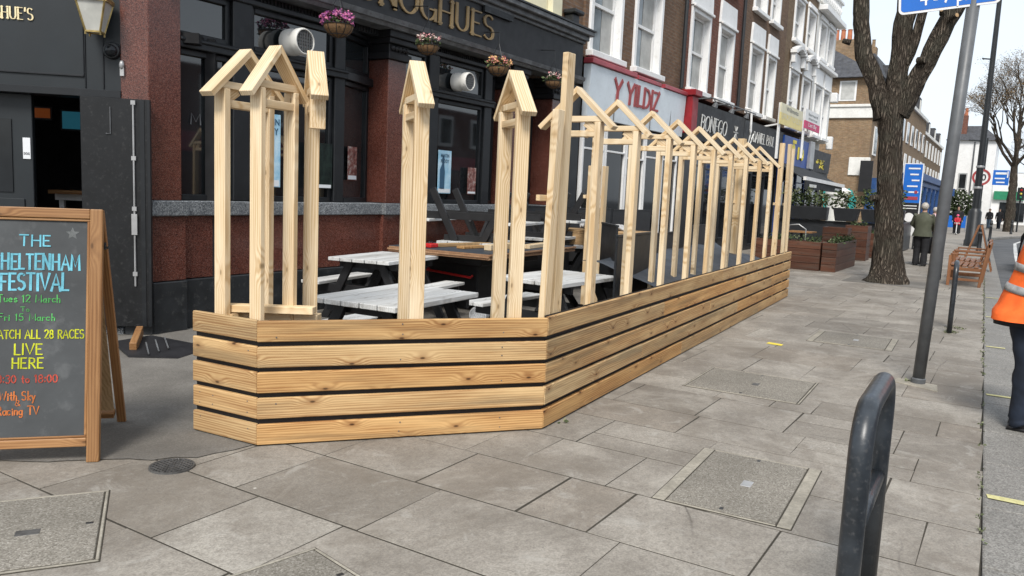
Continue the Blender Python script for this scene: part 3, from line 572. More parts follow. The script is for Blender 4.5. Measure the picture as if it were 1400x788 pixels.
# piers
def pier(x0, x1, yf=7.14, zt=3.22):
    mb = MB(); mb.box(x0, yf, 1.335, x1, 7.6, zt); s_ = mb.build('pilaster', M['redgranite'], pub, bev=.008)
    c = MB(); c.box(x0 - .05, yf - .05, zt, x1 + .05, 7.6, zt + .09); c.box(x0 - .02, yf - .02, zt + .09, x1 + .02, 7.6, zt + .2); c.box(x0 - .06, yf - .07, zt + .2, x1 + .06, 7.6, zt + .27); c.box(x0 - .09, yf - .1, zt + .27, x1 + .09, 7.6, 3.578)
    for k in range(5): c.sphere(((x0 + x1) / 2 + (k - 2) * (x1 - x0) / 5, yf - .025, zt + .145), .04, 8)
    c.build('capital', M['signblack'], s_, bev=.008)
for x0, x1 in ((8.2, 8.56), (11.22, 11.58), (12.6, 13.1)): pier(x0, x1)
mb = MB(); P = [(4.75, 7.14), (5.1, 7.14), (5.1, 7.6), (4.75, 7.6), (4.58, 7.323)]; mb.prism([(x, y, 3.6) for x, y in P], (0, 0, 1), 2.265); mb.build('pilaster', M['redgranite'], pub, bev=.006)
# stall riser, sill, plinth
for x0, x1, pr in ((4.75, 5.14, 0), (5.14, 8.16, .06), (8.16, 8.6, -.005), (8.6, 11.18, .06), (11.18, 11.62, -.005), (12.56, 13.15, -.005)):
    y = 7.14 + pr; mb = MB(); mb.box(x0, y, .53, x1, 7.62, 1.178); mb.build('stall_riser', M['redgranite'], pub)
    mb = MB(); mb.box(x0 - (.015 if pr < .03 else 0), y - .045, 1.18, x1 + (.015 if pr < .03 else 0), 7.62, 1.333); mb.build('sill', M['greygranite'], pub, bev=.01)
    mb = MB(); mb.box(x0, y - .03, 0, x1, 7.62, .52); mb.build('plinth', M['plinth'], pub, bev=.01)
mb = MB(); n_ = V((-.734, -.679, 0)); dl = V((-.679, .734, 0)); c0 = V((4.75, 7.14, 0))
mb.obox(c0 + dl * .125 - n_ * .1 + V((0, 0, .855)), dl * .25, n_ * .2, (0, 0, .645)); mb.build('stall_riser', M['redgranite'], pub)
mb = MB(); mb.obox(c0 + dl * .11 - n_ * .06 + V((0, 0, 1.256)), dl * .26, n_ * .2, (0, 0, .153)); mb.build('sill', M['greygranite'], pub, bev=.01)
mb = MB(); mb.obox(c0 + dl * .11 - n_ * .06 + V((0, 0, .26)), dl * .26, n_ * .2, (0, 0, .52)); mb.build('plinth', M['plinth'], pub, bev=.01)
# windows of the two bays, flat then splayed back to the pier
def bay(xs, splay):
    for a, b in xs:
        seg_window(pub, (a, 7.25), (b, 7.25), 1.335, 2.86); seg_window(pub, (a, 7.25), (b, 7.25), 2.97, 3.44)
    seg_window(pub, *splay, 1.335, 2.86); seg_window(pub, *splay, 2.97, 3.44)
    for (a, b), (c, d) in zip(xs, xs[1:]): mb = MB(); mb.box(b, 7.2, 1.335, c, 7.36, 3.5); mb.build('mullion', M['pubblack'], pub, bev=.01)
    mb = MB(); mb.box(xs[-1][1] + .001, 7.21, 1.335, splay[0][0] - .001, 7.37, 3.5); mb.build('mullion', M['pubblack'], pub, bev=.01)
    mb = MB(); mb.box(xs[0][0], 7.165, 2.862, splay[0][0], 7.36, 2.968); mb.box(xs[0][0], 7.14, 2.925, splay[0][0], 7.163, 2.96)
    p, q = V((*splay[0], 2.915)), V((*splay[1], 2.915)); mb.beam(p, q, .14, .106)
    mb.box(xs[0][0], 7.17, 3.445, splay[0][0], 7.36, 3.5); mb.beam(p + V((0, 0, .558)), q + V((0, 0, .558)), .12, .055); mb.build('transom', M['pubblack'], pub, bev=.008)
    mb = MB(); mb.box(xs[0][0], 7.24, 3.5, splay[1][0], 7.4, 3.578)
    for k in range(int((splay[1][0] - xs[0][0]) / .05)): mb.box(xs[0][0] + k * .05, 7.225, 3.505, xs[0][0] + k * .05 + .012, 7.238, 3.57)
    mb.build('lattice', M['plinth'], pub)
bay([(5.11, 5.78), (6.04, 7.3)], ((7.48, 7.26), (8.19, 7.47)))
bay([(8.57, 9.15), (9.38, 10.58)], ((10.78, 7.26), (11.21, 7.45)))
mb = MB(); mb.box(11.62, 7.5, 0, 12.56, 7.58, 3.57); mb.box(11.7, 7.46, .3, 12.48, 7.499, 1.2); mb.box(11.7, 7.46, 1.35, 12.48, 7.499, 2.4); mb.build('side_door', M['pubblack'], pub, bev=.01)
mb = MB(); mb.box(13.15, 7.16, 0, 13.72, 7.6, 3.575); mb.build('end_panel', M['pubblack'], pub)
# canted entrance
def E(s_, z, o=0): return c0 + dl * s_ + n_ * o + V((0, 0, z))
xr = -dl
def ebox(mb, s0, s1, z0, z1, o0, o1): return mb.obox(E((s0 + s1) / 2, (z0 + z1) / 2, (o0 + o1) / 2), xr * (s1 - s0), n_ * (o1 - o0), (0, 0, z1 - z0))
mb = MB(); ebox(mb, .25, 2.7, 2.36, 4.4, -.3, -.02); mb.build('entrance_fascia', M['charcoal'], pub)
mb = MB()
for s0 in (.40, .56): ebox(mb, s0, s0 + .012, 2.37, 3.7, -.02, -.008)
ebox(mb, .58, 2.3, 2.47, 2.49, -.02, -.004); ebox(mb, .25, 2.7, 2.29, 2.36, -.28, .01); ebox(mb, .572, .582, 2.47, 3.7, -.02, -.004)
mb.build('fascia_trim', M['pubblack'], pub, bev=.004)
mb = MB(); stroke_text(mb, "GHUE'S", E(1.005, 2.955, -.018), xr, (0, 0, 1),   .105, .335, .14, .05, .11, .008, align='R'); mb.build('entrance_lettering', M['goldpale'], pub); mb = MB(); stroke_text(mb, "E", E(1.3, 2.79, -.018), xr, (0, 0, 1), .05, .04, .2, .08, .15, .008, align='R'); mb.build('entrance_lettering', M['goldpale'], pub)
mb = MB(); ebox(mb, 1.08, 1.95, .05, 2.29, -.2, -.13)
for z0, z1 in ((.2, .95), (1.1, 1.3)): ebox(mb, 1.16, 1.86, z0, z1, -.13, -.115)
ebox(mb, 1.98, 2.7, 0, 2.29, -.3, -.02)
d_ = mb.build('entrance_door', M['charcoal'], pub, bev=.006)
mb = MB(); ebox(mb, 1.26, 1.8, 1.36, 2.05, -.13, -.118); mb.build('door_glass', M['glass2'], d_)
mb = MB(); ebox(mb, 1.10, 1.165, 1.68, 1.88, -.13, -.12); mb.build('paper_notice', M['posterwhite'], d_)
mb = MB(); font_text(mb, 'DOG', E(1.132, 1.72, -.118), xr, (0, 0, 1), .022, .05, .001, .02); mb.build('notice_lettering', M['signblack'], d_)
mb = MB(); ebox(mb, .25, 2.7, -.01, .07, -.5, .03); mb.build('threshold_step', M['greygranite'], pub, bev=.01)
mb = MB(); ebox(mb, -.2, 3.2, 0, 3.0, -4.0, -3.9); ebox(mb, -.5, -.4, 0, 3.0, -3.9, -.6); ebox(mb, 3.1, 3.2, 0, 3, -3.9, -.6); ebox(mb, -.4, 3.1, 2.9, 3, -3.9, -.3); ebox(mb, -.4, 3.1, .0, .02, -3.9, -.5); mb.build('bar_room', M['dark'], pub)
# door leaf folded back over the pier
t = pub
mb = MB(); ebox(mb, -.03, .585, .1, 2.285, .05, .1); leaf = mb.build('folded_door_leaf', M['doorblack'], t, bev=.004)
mb = MB(); ebox(mb, -.03, -.005, .1, 2.285, .1, .112); ebox(mb, .02, .06, .1, 2.28, .1, .107); mb.build('edge_strip', M['pubblack'], leaf)
mb = MB(); mb.tube([E(.115, .5, .115), E(.115, 2.27, .115)], .009, 8)
for z in (2.25, 1.73, 1.25, .62): ebox(mb, .095, .135, z - .02, z + .02, .1, .125)
ebox(mb, .09, .14, 1.0, 1.2, .1, .13); mb.build('door_bolt', M['galv'], leaf)
mb = MB(); mb.tube([E(.32, 2.2, .108), E(.32, 1.95, .108), E(.36, 1.95, .108)], .005, 6); ebox(mb, .5, .53, .95, 1.0, .1, .12); mb.build('latch', M['steelgrey'], leaf)
# things at the entrance
t = thing('wall_lantern', 'brass framed four sided wall lantern with frosted glass above the pub entrance', 'lantern', E(.42, 2.85, .16))
def ring(s_, o, hw, z): return [E(s_ + a * hw, z, o + b * hw) for a, b in ((-1, -1), (1, -1), (1, 1), (-1, 1))]
o_ = .17; a, b = ring(.42, o_, .062, 2.86), ring(.42, o_, .125, 3.14)
mb = MB(); mb.add(a + b, [(0, 1, 5, 4), (1, 2, 6, 5), (2, 3, 7, 6), (3, 0, 4, 7), (0, 1, 2, 3)]); mb.build('glass_panes', M['lampglass'], t)
mb = MB()
for i in range(4): mb.beam(a[i], b[i], .014, .014); mb.beam(a[i], a[(i + 1) % 4], .016, .016); mb.beam(b[i], b[(i + 1) % 4], .026, .03); mb.beam(a[i], a[i] - V((0, 0, .03)), .012, .012, up=(1, 0, 0))
mb.build('frame', M['brass'], t)
mb = MB(); q = ring(.42, o_, .14, 3.155); p = ring(.42, o_, .05, 3.27); mb.add(q + p, [(0, 1, 5, 4), (1, 2, 6, 5), (2, 3, 7, 6), (3, 0, 4, 7), (4, 5, 6, 7), (3, 2, 1, 0)]); mb.sphere(E(.42, 3.3, o_), .035); mb.build('cap', M['brass'], t)
mb = MB(); mb.sphere(E(.42, 3.06, o_), .03, sc=(1, 1, 1.5)); mb.build('bulb', M['whiteold'], t, True)
mb = MB(); mb.tube([E(.42, 3.3, o_), E(.42, 3.38, .1), E(.42, 3.3, -.02)], .012, 8); mb.build('bracket', M['blacksteel'], t)
t = thing('security_camera', 'small black dome security camera below the lantern', 'camera', E(.32, 2.72, 0))
mb = MB(); mb.lathe([(.075, 0), (.08, .02), (.07, .045), (0.04, .05)], E(.325, 2.73, -.02), 20, n_); mb.build('base', M['blacksteel'], t, True)
mb = MB(); mb.sphere(E(.325, 2.725, .035), .058, 18); mb.build('dome', M['glass2'], t, True)
t = thing('wall_sensor', 'small pale grey metal sensor box on the red granite corner pier', 'sensor', E(.2, 2.55, .0))
mb = MB(); mb.sphere(E(.235, 2.6, .02), .035, sc=(.7, .7, 1.3)); ebox(mb, .215, .25, 2.5, 2.58, 0, .03); mb.build('body', M['galv'], t, True)
t = thing('television_screen', 'teal lit television glowing inside the dark pub doorway', 'television', E(.75, 2.05, -2.5))
mb = MB(); ebox(mb, 1.13, 1.46, 2.05, 2.29, -2.05, -2.0); mb.build('casing', M['blacksteel'], t); mb = MB(); ebox(mb, 1.15, 1.44, 2.07, 2.27, -2.0, -1.995); mb.build('screen', M['tv'], t)
t = thing('television_screen', 'dim orange television further left inside the pub doorway', 'television', E(1.3, 2.2, -3))
mb = MB(); ebox(mb, 1.55, 1.79, 2.16, 2.31, -2.05, -2.0); mb.build('casing', M['blacksteel'], t); mb = MB(); ebox(mb, 1.57, 1.77, 2.18, 2.29, -2.0, -1.995); mb.build('screen', M['tv2'], t)
t = thing('white_bar_table', 'white legged table with wooden top seen inside the pub doorway', 'table', E(1.0, .02, -1.3))
mb = MB(); ebox(mb, .78, 1.3, 1.33, 1.37, -1.5, -1.1); mb.build('tabletop', M['oldwood'], t)
for s0 in (.85, 1.2):
    mb = MB(); ebox(mb, s0, s0 + .05, .02, 1.33, -1.33, -1.27); mb.build('leg', M['white'], t)
mb = MB(); ebox(mb, .8, 1.28, 1.26, 1.325, -1.36, -1.24); mb.build('apron', M['white'], t)
t = thing('ramp_mat', 'dark threshold ramp mat with pale grip strips beside the pub door', 'mat', (4.3, 6.3, 0))
mb = MB(); mb.prism([(4.0, 6.35, .03), (4.25, 6.02, .01), (4.75, 6.2, .012), (4.62, 6.95, .04), (4.2, 6.9, .045)], (0, 0, 1), .02); mb.build('mat', M['membrane'], t)
for k in range(3):
    mb = MB(); a = V((4.12 + k * .13, 6.24 + .05 * k, .036)); mb.beam(a, a + V((.25, .42, .008)), .012, .008); mb.build('grip_strip', M['moulding'], t)
t = thing('timber_wedge', 'reddish timber offcut propped at the foot of the folded door', 'timber')
t.location = (4.3, 6.75, 0); mb = MB(); mb.beam((4.14, 6.5, .05), (4.5, 6.95, .1), .06, .09); mb.build('offcut', M['oldwood'], t, bev=.004)

mb = MB(); stroke_text(mb, 'M', (5.36, 7.268, 2.12), (1, 0, 0), (0, 0, 1), .11, .13, .13, .05, .12, .002); mb.build('window_lettering', M['moulding'], pub)
def extract(x, z, y, r, label):
    t = thing('extractor_fan', label, 'extractor fan', (x, y, z), 0, 'round extractor fans on the pub windows')
    mb = MB(); mb.lathe([(r * 1.0, 0), (r * 1.02, .08), (r * .86, .12), (r * .86, .17), (r, .18), (r, .25), (r * .93, .27), (r * .86, .27), (r * .84, .22), (.01, .22)], (x, y, z), 28, (0, -1, 0)); mb.build('housing', M['whiteold'], t, True)
    mb = MB()
    for k in range(-3, 4): h_ = math.sqrt(max(0, (r * .85) ** 2 - (k * r * .24) ** 2)); mb.box(x + k * r * .24 - .006, y - .262, z - h_, x + k * r * .24 + .006, y - .25, z + h_); mb.box(x - h_, y - .249, z + k * r * .24 - .006, x + h_, y - .238, z + k * r * .24 + .006)
    mb.build('grille', M['steelgrey'], t)
extract(6.58, 3.15, 7.24, .15, 'white round extractor fan above the pub window behind the twin gabled posts')
extract(9.82, 3.14, 7.24, .135, 'white round extractor fan above the pub window holding the blue poster, second along')
def basket(x, y, z, r, label, fl, n=150, lf=120):
    t = thing('hanging_basket', label, 'hanging basket', (x, y, z), 0, 'flower baskets hanging from the pub fascia')
    prof = [(r * math.sin(R(a)), -r * .85 * math.cos(R(a))) for a in range(8, 91, 10)]
    mb = MB(); mb.lathe(prof, (x, y, z), 22); mb.build('basket', M['coir'], t, True)
    mb = MB()
    for k in range(10): a = 2 * math.pi * k / 10; mb.tube([(x + math.cos(a) * p * 1.02, y + math.sin(a) * p * 1.02, z + q * 1.02) for p, q in prof[::2]], .004, 5)
    for p, q in (prof[3], prof[-1]): mb.tube([(x + math.cos(2 * math.pi * k / 20) * p * 1.03, y + math.sin(2 * math.pi * k / 20) * p * 1.03, z + q) for k in range(21)], .005, 5)
    mb.build('wire_frame', M['blacksteel'], t)
    mb = MB(); mb.leaves((x, y, z + .03), r * 1.1, lf, .055, (1, 1, .55)); mb.build('foliage', M['leaf'], t)
    mb = MB()
    for _ in range(n // 3):
        a, d = rnd.uniform(0, 6.28), r * 1.15 * rnd.random() ** .5; p = V((x + math.cos(a) * d, y + math.sin(a) * d, z + .02 + .1 * (1 - (d / r) ** 2 * .6) + rnd.uniform(-.04, .05))); mb.leaves(p, .022, 5, .035, tone=None) if False else mb.leaves(p, .02, 5, .036)
    mb.build('flowers', M[fl], t)
    mb = MB()
    for k in range(3): a = 2 * math.pi * k / 3; mb.tube([(x + math.cos(a) * r, y + math.sin(a) * r, z), (x, y, z + .34)], .004, 5)
    mb.tube([(x, y, z + .33), (x, y, z + .5), (x, 7.0, z + .52)], .008, 6); mb.build('chains', M['blacksteel'], t)
basket(6.86, 6.74, 3.37, .17, 'hanging basket overflowing with purple and pink flowers, nearest the entrance', 'flowers', 260)
basket(8.5, 6.74, 3.42, .15, 'dark wicker hanging basket with sparse pink and white flowers beside the first capital', 'flowers3', 90)
basket(10.2, 6.74, 3.4, .165, 'hanging basket with yellow, pink and violet pansies under the last fascia letter', 'flowers2', 200)
basket(11.9, 6.74, 3.42, .15, 'hanging basket of mostly green leaves furthest along the pub fascia', 'flowers3', 50, 200)
def poster(P, Q, z0, z1, mat, label, texts=(), strip=None, figure=False):
    P, Q = V((*P, 0)), V((*Q, 0)); d = (Q - P).normalized(); n = V((d.y, -d.x, 0)); mid = (P + Q) / 2; wd = (Q - P).length
    t = thing('window_poster', label, 'poster', mid + V((0, 0, z0)), 0, 'posters in the pub windows')
    mb = MB(); mb.obox(mid + V((0, 0, (z0 + z1) / 2)), d * wd, n * .004, (0, 0, z1 - z0)); mb.build('sheet', M[mat], t)
    if strip: mb = MB(); mb.obox(mid + n * .0035 + V((0, 0, z0 + strip / 2 + .01)), d * wd * .9, n * .002, (0, 0, strip)); mb.build('footer', M['posterwhite'], t)
    if figure: mb = MB(); mb.prism([mid + n * .0045 + d * a * wd + V((0, 0, z0 + b * (z1 - z0))) for a, b in ((-.35, .1), (0, .1), (.02, .5), (-.05, .68), (-.02, .8), (-.12, .88), (-.22, .8), (-.2, .68), (-.36, .55))], n, .002); mb.build('silhouette', M['posterdark'], t)
    for s_, z, h, ww, m in texts: mb = MB(); font_text(mb, s_, mid + n * .004 + V((0, 0, z)), d, (0, 0, 1), h, ww, .002, .015); mb.build('lettering', M[m], t)
poster((6.07, 7.21), (6.44, 7.21), 1.5, 2.32, 'posterblue', 'light blue MARTIN RUDDY poster behind the corner gabled posts', (('MARTIN', 2.2, .07, .33, 'posterdark'), ('RUDDY', 2.09, .075, .3, 'posterdark')), .07)
poster((9.42, 7.21), (9.74, 7.21), 1.49, 2.12, 'posterblue', 'light blue MARTIN RUDDY poster with dark standing figure, between the two lone gabled posts', (('MARTIN', 2.02, .05, .2, 'posterdark'), ('RUDDY', 1.94, .05, .2, 'posterdark')), .06, True)
poster((10.18, 7.21), (10.4, 7.21), 1.49, 1.9, 'posterpic', 'small pale picture notice in the second window, right of the blue figure poster', (), .03)
poster((6.85, 7.21), (7.27, 7.21), 1.5, 2.05, 'posterinfo', 'dark green rounded information poster with white print in the first pub window', (('FOLLOW US', 1.88, .035, .26, 'letterpale'), ('ON SOCIALS', 1.82, .02, .2, 'letterpale')) if False else (), .04)
poster((7.62, 7.285), (7.86, 7.355), 1.62, 2.05, 'posterpic', 'tall picture poster in the angled end pane of the first pub window', (), .05)

# --- the terrace
def sash(parent, x0, x1, z0, z1, y, mat='white', lintel=.55, sill=True, cas=.13, gl='paneblue', blind=True):
    mb = MB(); yo = y - .05
    mb.box(x0, yo, z0, x0 + cas, y + .2, z1); mb.box(x1 - cas, yo, z0, x1, y + .2, z1); mb.box(x0 + cas, yo - .006, z1 - cas, x1 - cas, y + .2, z1)
    if lintel: mb.prism([(x0 - .03, yo - .012, z1 + .004), (x1 + .03, yo - .012, z1 + .004), (x1 - .02, yo - .012, z1 + lintel), (x0 + .02, yo - .012, z1 + lintel)], (0, -1, 0), .1); mb.box(x0 - .02, yo - .07, z1 - .03, x1 + .02, yo - .013, z1 + .04)
    if sill: mb.box(x0 - .06, yo - .1, z0 - .12, x1 + .06, y + .2, z0 - .002)
    f = mb.build('window', M[mat], parent, bev=.012)
    a, b = x0 + cas, x1 - cas; zm = (z0 + z1) / 2 - .05; ys = y + .1; s_ = MB()
    s_.box(a, ys, z0, a + .06, ys + .07, z1 - cas); s_.box(b - .06, ys, z0, b, ys + .07, z1 - cas); s_.box(a + .06, ys, z0, b - .06, ys + .07, z0 + .08); s_.box(a + .06, ys - .01, zm - .03, b - .06, ys + .07, zm + .03); s_.box(a + .06, ys, z1 - cas - .07, b - .06, ys + .07, z1 - cas)
    s_.build('sash_frame', M['white'], f)
    g = MB(); g.box(a + .05, ys + .045, z0 + .05, b - .05, ys + .05, z1 - cas - .05); g.build('pane', M[gl], f)
    if blind:
        g = MB(); ww = (b - a) * rnd.uniform(.35, .6)
        g.box(b - .06 - ww, ys + .036, z0 + .09, b - .065, ys + .042, z1 - cas - .08); g.build('curtain', M['curtain'], f)
def house(x0, x1, mat, label, wins, z_top=9.5, zb=4.15, y=7.2, lint=.6, stucco=False):
    t = thing('terraced_house', label, 'terraced house', ((x0 + x1) / 2, y, 0), 0, 'houses of the shopping terrace')
    ops = []; rows_ = ((4.3, 6.27), (7.3, 8.75))
    for a, b in wins:
        for z0, z1 in rows_: ops.append((a, b, z0, z1))
    mb = MB(); wall_grid(mb, x0 + .004, x1 - .004, zb, z_top, y, y + .3, ops); mb.box(x0 + .004, y + .3, 0, x1 - .004, y + 9, z_top - .2); t_w = mb.build('wall', M[mat], t)
    for a, b in wins:
        for i, (z0, z1) in enumerate(rows_): sash(t, a, b, z0, z1, y, lintel=lint if i == 0 else .2)
    mb = MB(); mb.box(x0 + .004, y - .12, z_top, x1 - .004, y + .4, z_top + .22); mb.box(x0 + .004, y - .05, z_top - .25, x1 - .004, y - .001, z_top - .001); mb.build('parapet', M['whiteold'], t, bev=.02)
    return t
h1 = house(13.8, 19.2, 'brick1', 'brown brick terraced house over the shop with red YILDIZ lettering', ((13.95, 15.42), (16.02, 17.55)))
h2 = house(19.2, 23.6, 'brick2', 'red brown brick terraced house over the BONEGO shop', ((19.38, 20.85), (21.55, 22.92)))
h3 = house(23.6, 28.7, 'brick1', 'brown brick terraced house over the DANIEL PAUL shop', ((24.55, 25.98), (26.45, 27.6)))
h4 = house(28.7, 33.2, 'brick3', 'yellow stock brick terraced house with white moulded window hoods over the blue shop', ((29.5, 30.9), (31.5, 32.85)))
h5 = house(33.2, 37.1, 'whiteold', 'white stuccoed end house of the terrace above the awning shop', ((33.7, 34.95), (35.35, 36.6)), 9.3)
for a, b in ((29.4, 31.0), (31.4, 32.95)):
    mb = MB()
    for k in range(9):
        u = k / 8; mb.obox((a + (b - a) * u, 7.05, 6.82 + .22 * math.sin(math.pi * u)), (.24, 0, 0), (0, .22, 0), (0, 0, .12))
    mb.box(a - .05, 7.0, 6.45, a + .18, 7.13, 6.8); mb.box(b - .18, 7.0, 6.45, b + .05, 7.13, 6.8); mb.build('window_hood', M['white'], h4)
mb = MB(); mb.box(33.2, 7.0, 6.98, 37.15, 7.19, 7.12); mb.build('string_course', M['white'], h5, bev=.02)
mb = MB(); mb.box(33.2, 6.85, 9.0, 37.25, 7.19, 9.2); mb.build('stucco_cornice', M['white'], h5, bev=.02)
for k in range(11): mb = MB(); mb.lathe([(.05, 0), (.09, .12), (.05, .3), (.07, .42)], (33.5 + k * .34, 7.1, 9.53), 8); mb.build('baluster', M['white'], h5)
mb = MB(); mb.box(33.2, 7.0, 9.96, 37.2, 7.25, 10.08); mb.build('balustrade_rail', M['white'], h5, bev=.02)
for z0, z1, d_ in ((3.9, 4.45, 0), (5.9, 6.3, .05)): mb = MB(); mb.box(36.85 - d_, 6.95 - d_, z0, 37.15 + d_, 7.19, z1); mb.build('corner_bracket', M['white'], h5, bev=.03)
for x, p_ in ((18.85, h1), (23.5, h2)): mb = MB(); mb.tube([(x, 7.12, 4.2), (x, 7.12, 9.4)], .05, 8); mb.build('drain_pipe', M['blacksteel'], p_)

def shop(x0, x1, label, fz0, fz1, fmat, yf, name='shopfront'):
    t = thing(name, label, 'shopfront', ((x0 + x1) / 2, 7.1, 0)); mb = MB()
    mb.prism([(x0, yf, fz0), (x0, yf - .05, fz1), (x0, 7.19, fz1), (x0, 7.19, fz0)][::-1], (-1, 0, 0), x1 - x0); mb.build('fascia', M[fmat], t); return t
def glazing(t, x0, x1, n, fmat, z0=.55, z1=2.95, y=7.12, door=None, gl='glass2'):
    wd = (x1 - x0) / n
    for k in range(n):
        a, b = x0 + k * wd, x0 + (k + 1) * wd; zb = .12 if door == k else z0
        seg_window(t, (a + .01, y), (b - .01, y), zb, z1, .07, .08, fmat, gl, .03, (('h', .78),) if z1 > 2.4 else ())
    mb = MB(); mb.box(x0, y - .02, 0, x1, y + .06, z0 - .004 if door is None else .115)
    if door is not None:
        for k in range(n):
            if k != door: mb.box(x0 + k * wd, y - .018, .116, x0 + (k + 1) * wd, y + .06, z0 - .004)
    mb.build('stall_riser', M[fmat if fmat != 'white' else 'galv'], t)
s1 = shop(13.84, 19.0, 'white fascia shop with red YILDIZ lettering and pale window frames', 3.05, 4.02, 'signwhite', 7.08)
mb = MB(); mb.box(13.8, 6.98, 4.03, 15.9, 7.19, 4.13); mb.build('red_capping', M['signred'], s1, bev=.01); mb = MB(); mb.box(16.0, 7.0, 4.025, 17.3, 7.19, 4.11); mb.build('red_capping', M['signred'], s1, bev=.01); mb = MB(); mb.box(17.5, 6.99, 4.03, 19.0, 7.19, 4.12); mb.build('red_capping', M['signred'], s1, bev=.01)
mb = MB(); mb.box(19.04, 6.88, 3.15, 19.46, 7.19, 4.05); mb.box(19.0, 6.8, 4.05, 19.5, 7.19, 4.2); mb.build('console', M['redshop'], s1, bev=.015)
nn_ = V((0, -.97, -.05)).normalized()
mb = MB(); stroke_text(mb, 'Y YILDIZ', (16.1, 7.055, 3.49), (1, 0, 0), (0, -.05, .97), .38, 2.35, .27, .13, .13, .015); mb.build('lettering', M['letterred'], s1)
mb = MB(); 
for x in (15.0, 16.9, 18.1): mb.box(x, 7.052, 3.06, x + .012, 7.07, 4.0)
mb.build('panel_joint', M['moulding'], s1)
glazing(s1, 13.85, 19.0, 5, 'white', .5, 3.0, 7.14, 2)
mb = MB(); mb.box(19.06, 6.98, 0, 19.46, 7.19, 3.148); mb.build('pilaster', M['pubblack'], s1)
s2 = shop(19.48, 24.0, 'black fascia shop with pale BONEGO lettering', 3.05, 3.98, 'signblack', 7.06)
mb = MB(); stroke_text(mb, 'BONEGO', (21.25, 7.035, 3.33), (1, 0, 0), (0, -.05, .97), .37, 2.15, .15, .075, .12, .012); mb.build('lettering', M['letterpale'], s2)
mb = MB()
for k in range(8): a = math.pi * k / 4; p = V((23.2, 7.02, 3.5)); mb.beam(p + V((math.cos(a) * .05, 0, math.sin(a) * .05)), p + V((math.cos(a) * .2, 0, math.sin(a) * (.24 if k % 2 else .17))), .02, .02, up=(0, 1, 0))
mb.build('star_emblem', M['letterpale'], s2)
mb = MB()
for x in (20.0, 21.4, 22.8): mb.tube([(x, 7.1, 4.08), (x, 6.7, 4.1), (x, 6.6, 3.98)], .018, 6); mb.lathe([(.02, 0), (.05, .03), (.08, .12)], (x, 6.6, 3.98), 10, (0, .4, -1))
mb.tube([(19.9, 6.72, 4.1), (24.0, 6.72, 4.1)], .02, 6); mb.build('sign_lamps', M['steelgrey'], s2)
glazing(s2, 19.6, 24.0, 3, 'pubblack', .4, 3.0, 7.14, 1)
s3 = shop(24.02, 28.7, 'black fascia shop with scripted initial and DANIEL PAUL lettering', 3.05, 3.95, 'signblack', 7.06)
mb = MB(); stroke_text(mb, 'DANIEL PAUL', (26.3, 7.035, 3.38), (1, 0, 0), (0, -.05, .97), .3, 2.5, .13, .075, .1, .012); mb.build('lettering', M['letterpale'], s3); mb = MB(); mb.tube([(24.5, 7.02, 3.25), (24.75, 7.02, 3.7), (24.65, 7.02, 3.85), (24.55, 7.02, 3.7), (24.8, 7.02, 3.4), (25.0, 7.02, 3.6), (24.7, 7.02, 3.25)], .02, 6); mb.build('initial_emblem', M['letterpale'], s3)
mb = MB(); mb.tube([(24.2, 7.1, 4.3), (24.2, 6.9, 4.25), (24.2, 6.88, 3.6)], .035, 8); mb.build('white_pipe', M['white'], s3)
glazing(s3, 24.05, 28.7, 3, 'pubblack', .4, 3.0, 7.14, 1)
s4 = shop(28.75, 33.3, 'bright blue fascia shop with faded yellow emblem', 2.85, 3.88, 'blue', 7.02)
mb = MB(); mb.lathe([(.0, 0), (.28, .001), (.28, .02), (.0, .021)], (30.2, 7.0, 3.4), 20, (0, -1, 0)); mb.box(30.9, 6.96, 3.15, 31.1, 6.99, 3.6); mb.lathe([(.12, 0), (.22, 0), (.22, .03), (.12, .03), (.12, 0)], (31.6, 6.99, 3.35), 18, (0, -1, 0), False); mb.box(30.0, 6.96, 3.68, 30.5, 6.99, 3.8); mb.build('yellow_emblem', M['yellow'], s4)
mb = MB(); mb.box(32.6, 6.9, 2.9, 33.35, 7.0, 3.95); mb.build('grey_end_board', M['galv'], s4)
glazing(s4, 28.8, 33.2, 3, 'blue', .6, 2.8, 7.14, 1)
s5 = shop(33.45, 37.1, 'black corner shop with yellow painted sign and black awning', 2.85, 3.7, 'signblack', 7.02)
mb = MB()
for _ in range(26):
    a = rnd.uniform(34.2, 35.7); z = rnd.uniform(3.0, 3.55); mb.prism([(a, 6.99, z), (a + rnd.uniform(.12, .3), 6.99, z + rnd.uniform(-.05, .08)), (a + rnd.uniform(.1, .25), 6.99 , z + rnd.uniform(.1, .16)), (a - .02, 6.99, z + rnd.uniform(.08, .14))], (0, -1, 0), .01 + .0008 * len(mb.f) / 6)
mb.build('yellow_lettering', M['yellow'], s5)
glazing(s5, 33.4, 37.0, 3, 'pubblack', .5, 2.3, 7.14, 1)
mb = MB(); mb.box(33.4, 7.05, 2.35, 37.1, 7.19, 2.84); mb.build('signboard', M['signblack'], s5)
t = thing('shop_awning', 'black shop awning with white front bar over the corner cafe', 'awning', (31, 7.0, 2.6))
mb = MB(); mb.prism([(27.6, 7.0, 2.95), (27.6, 6.0, 2.4), (34.1, 5.9, 2.3), (34.1, 7.0, 2.85)], (0, -.5, .9), .03); mb.box(27.6, 5.88, 2.02, 34.1, 5.93, 2.3); mb.build('canopy', M['awning'], t)
mb = MB(); mb.beam((27.6, 5.94, 2.38), (34.1, 5.84, 2.29), .1, .12); mb.build('front_bar', M['white'], t)
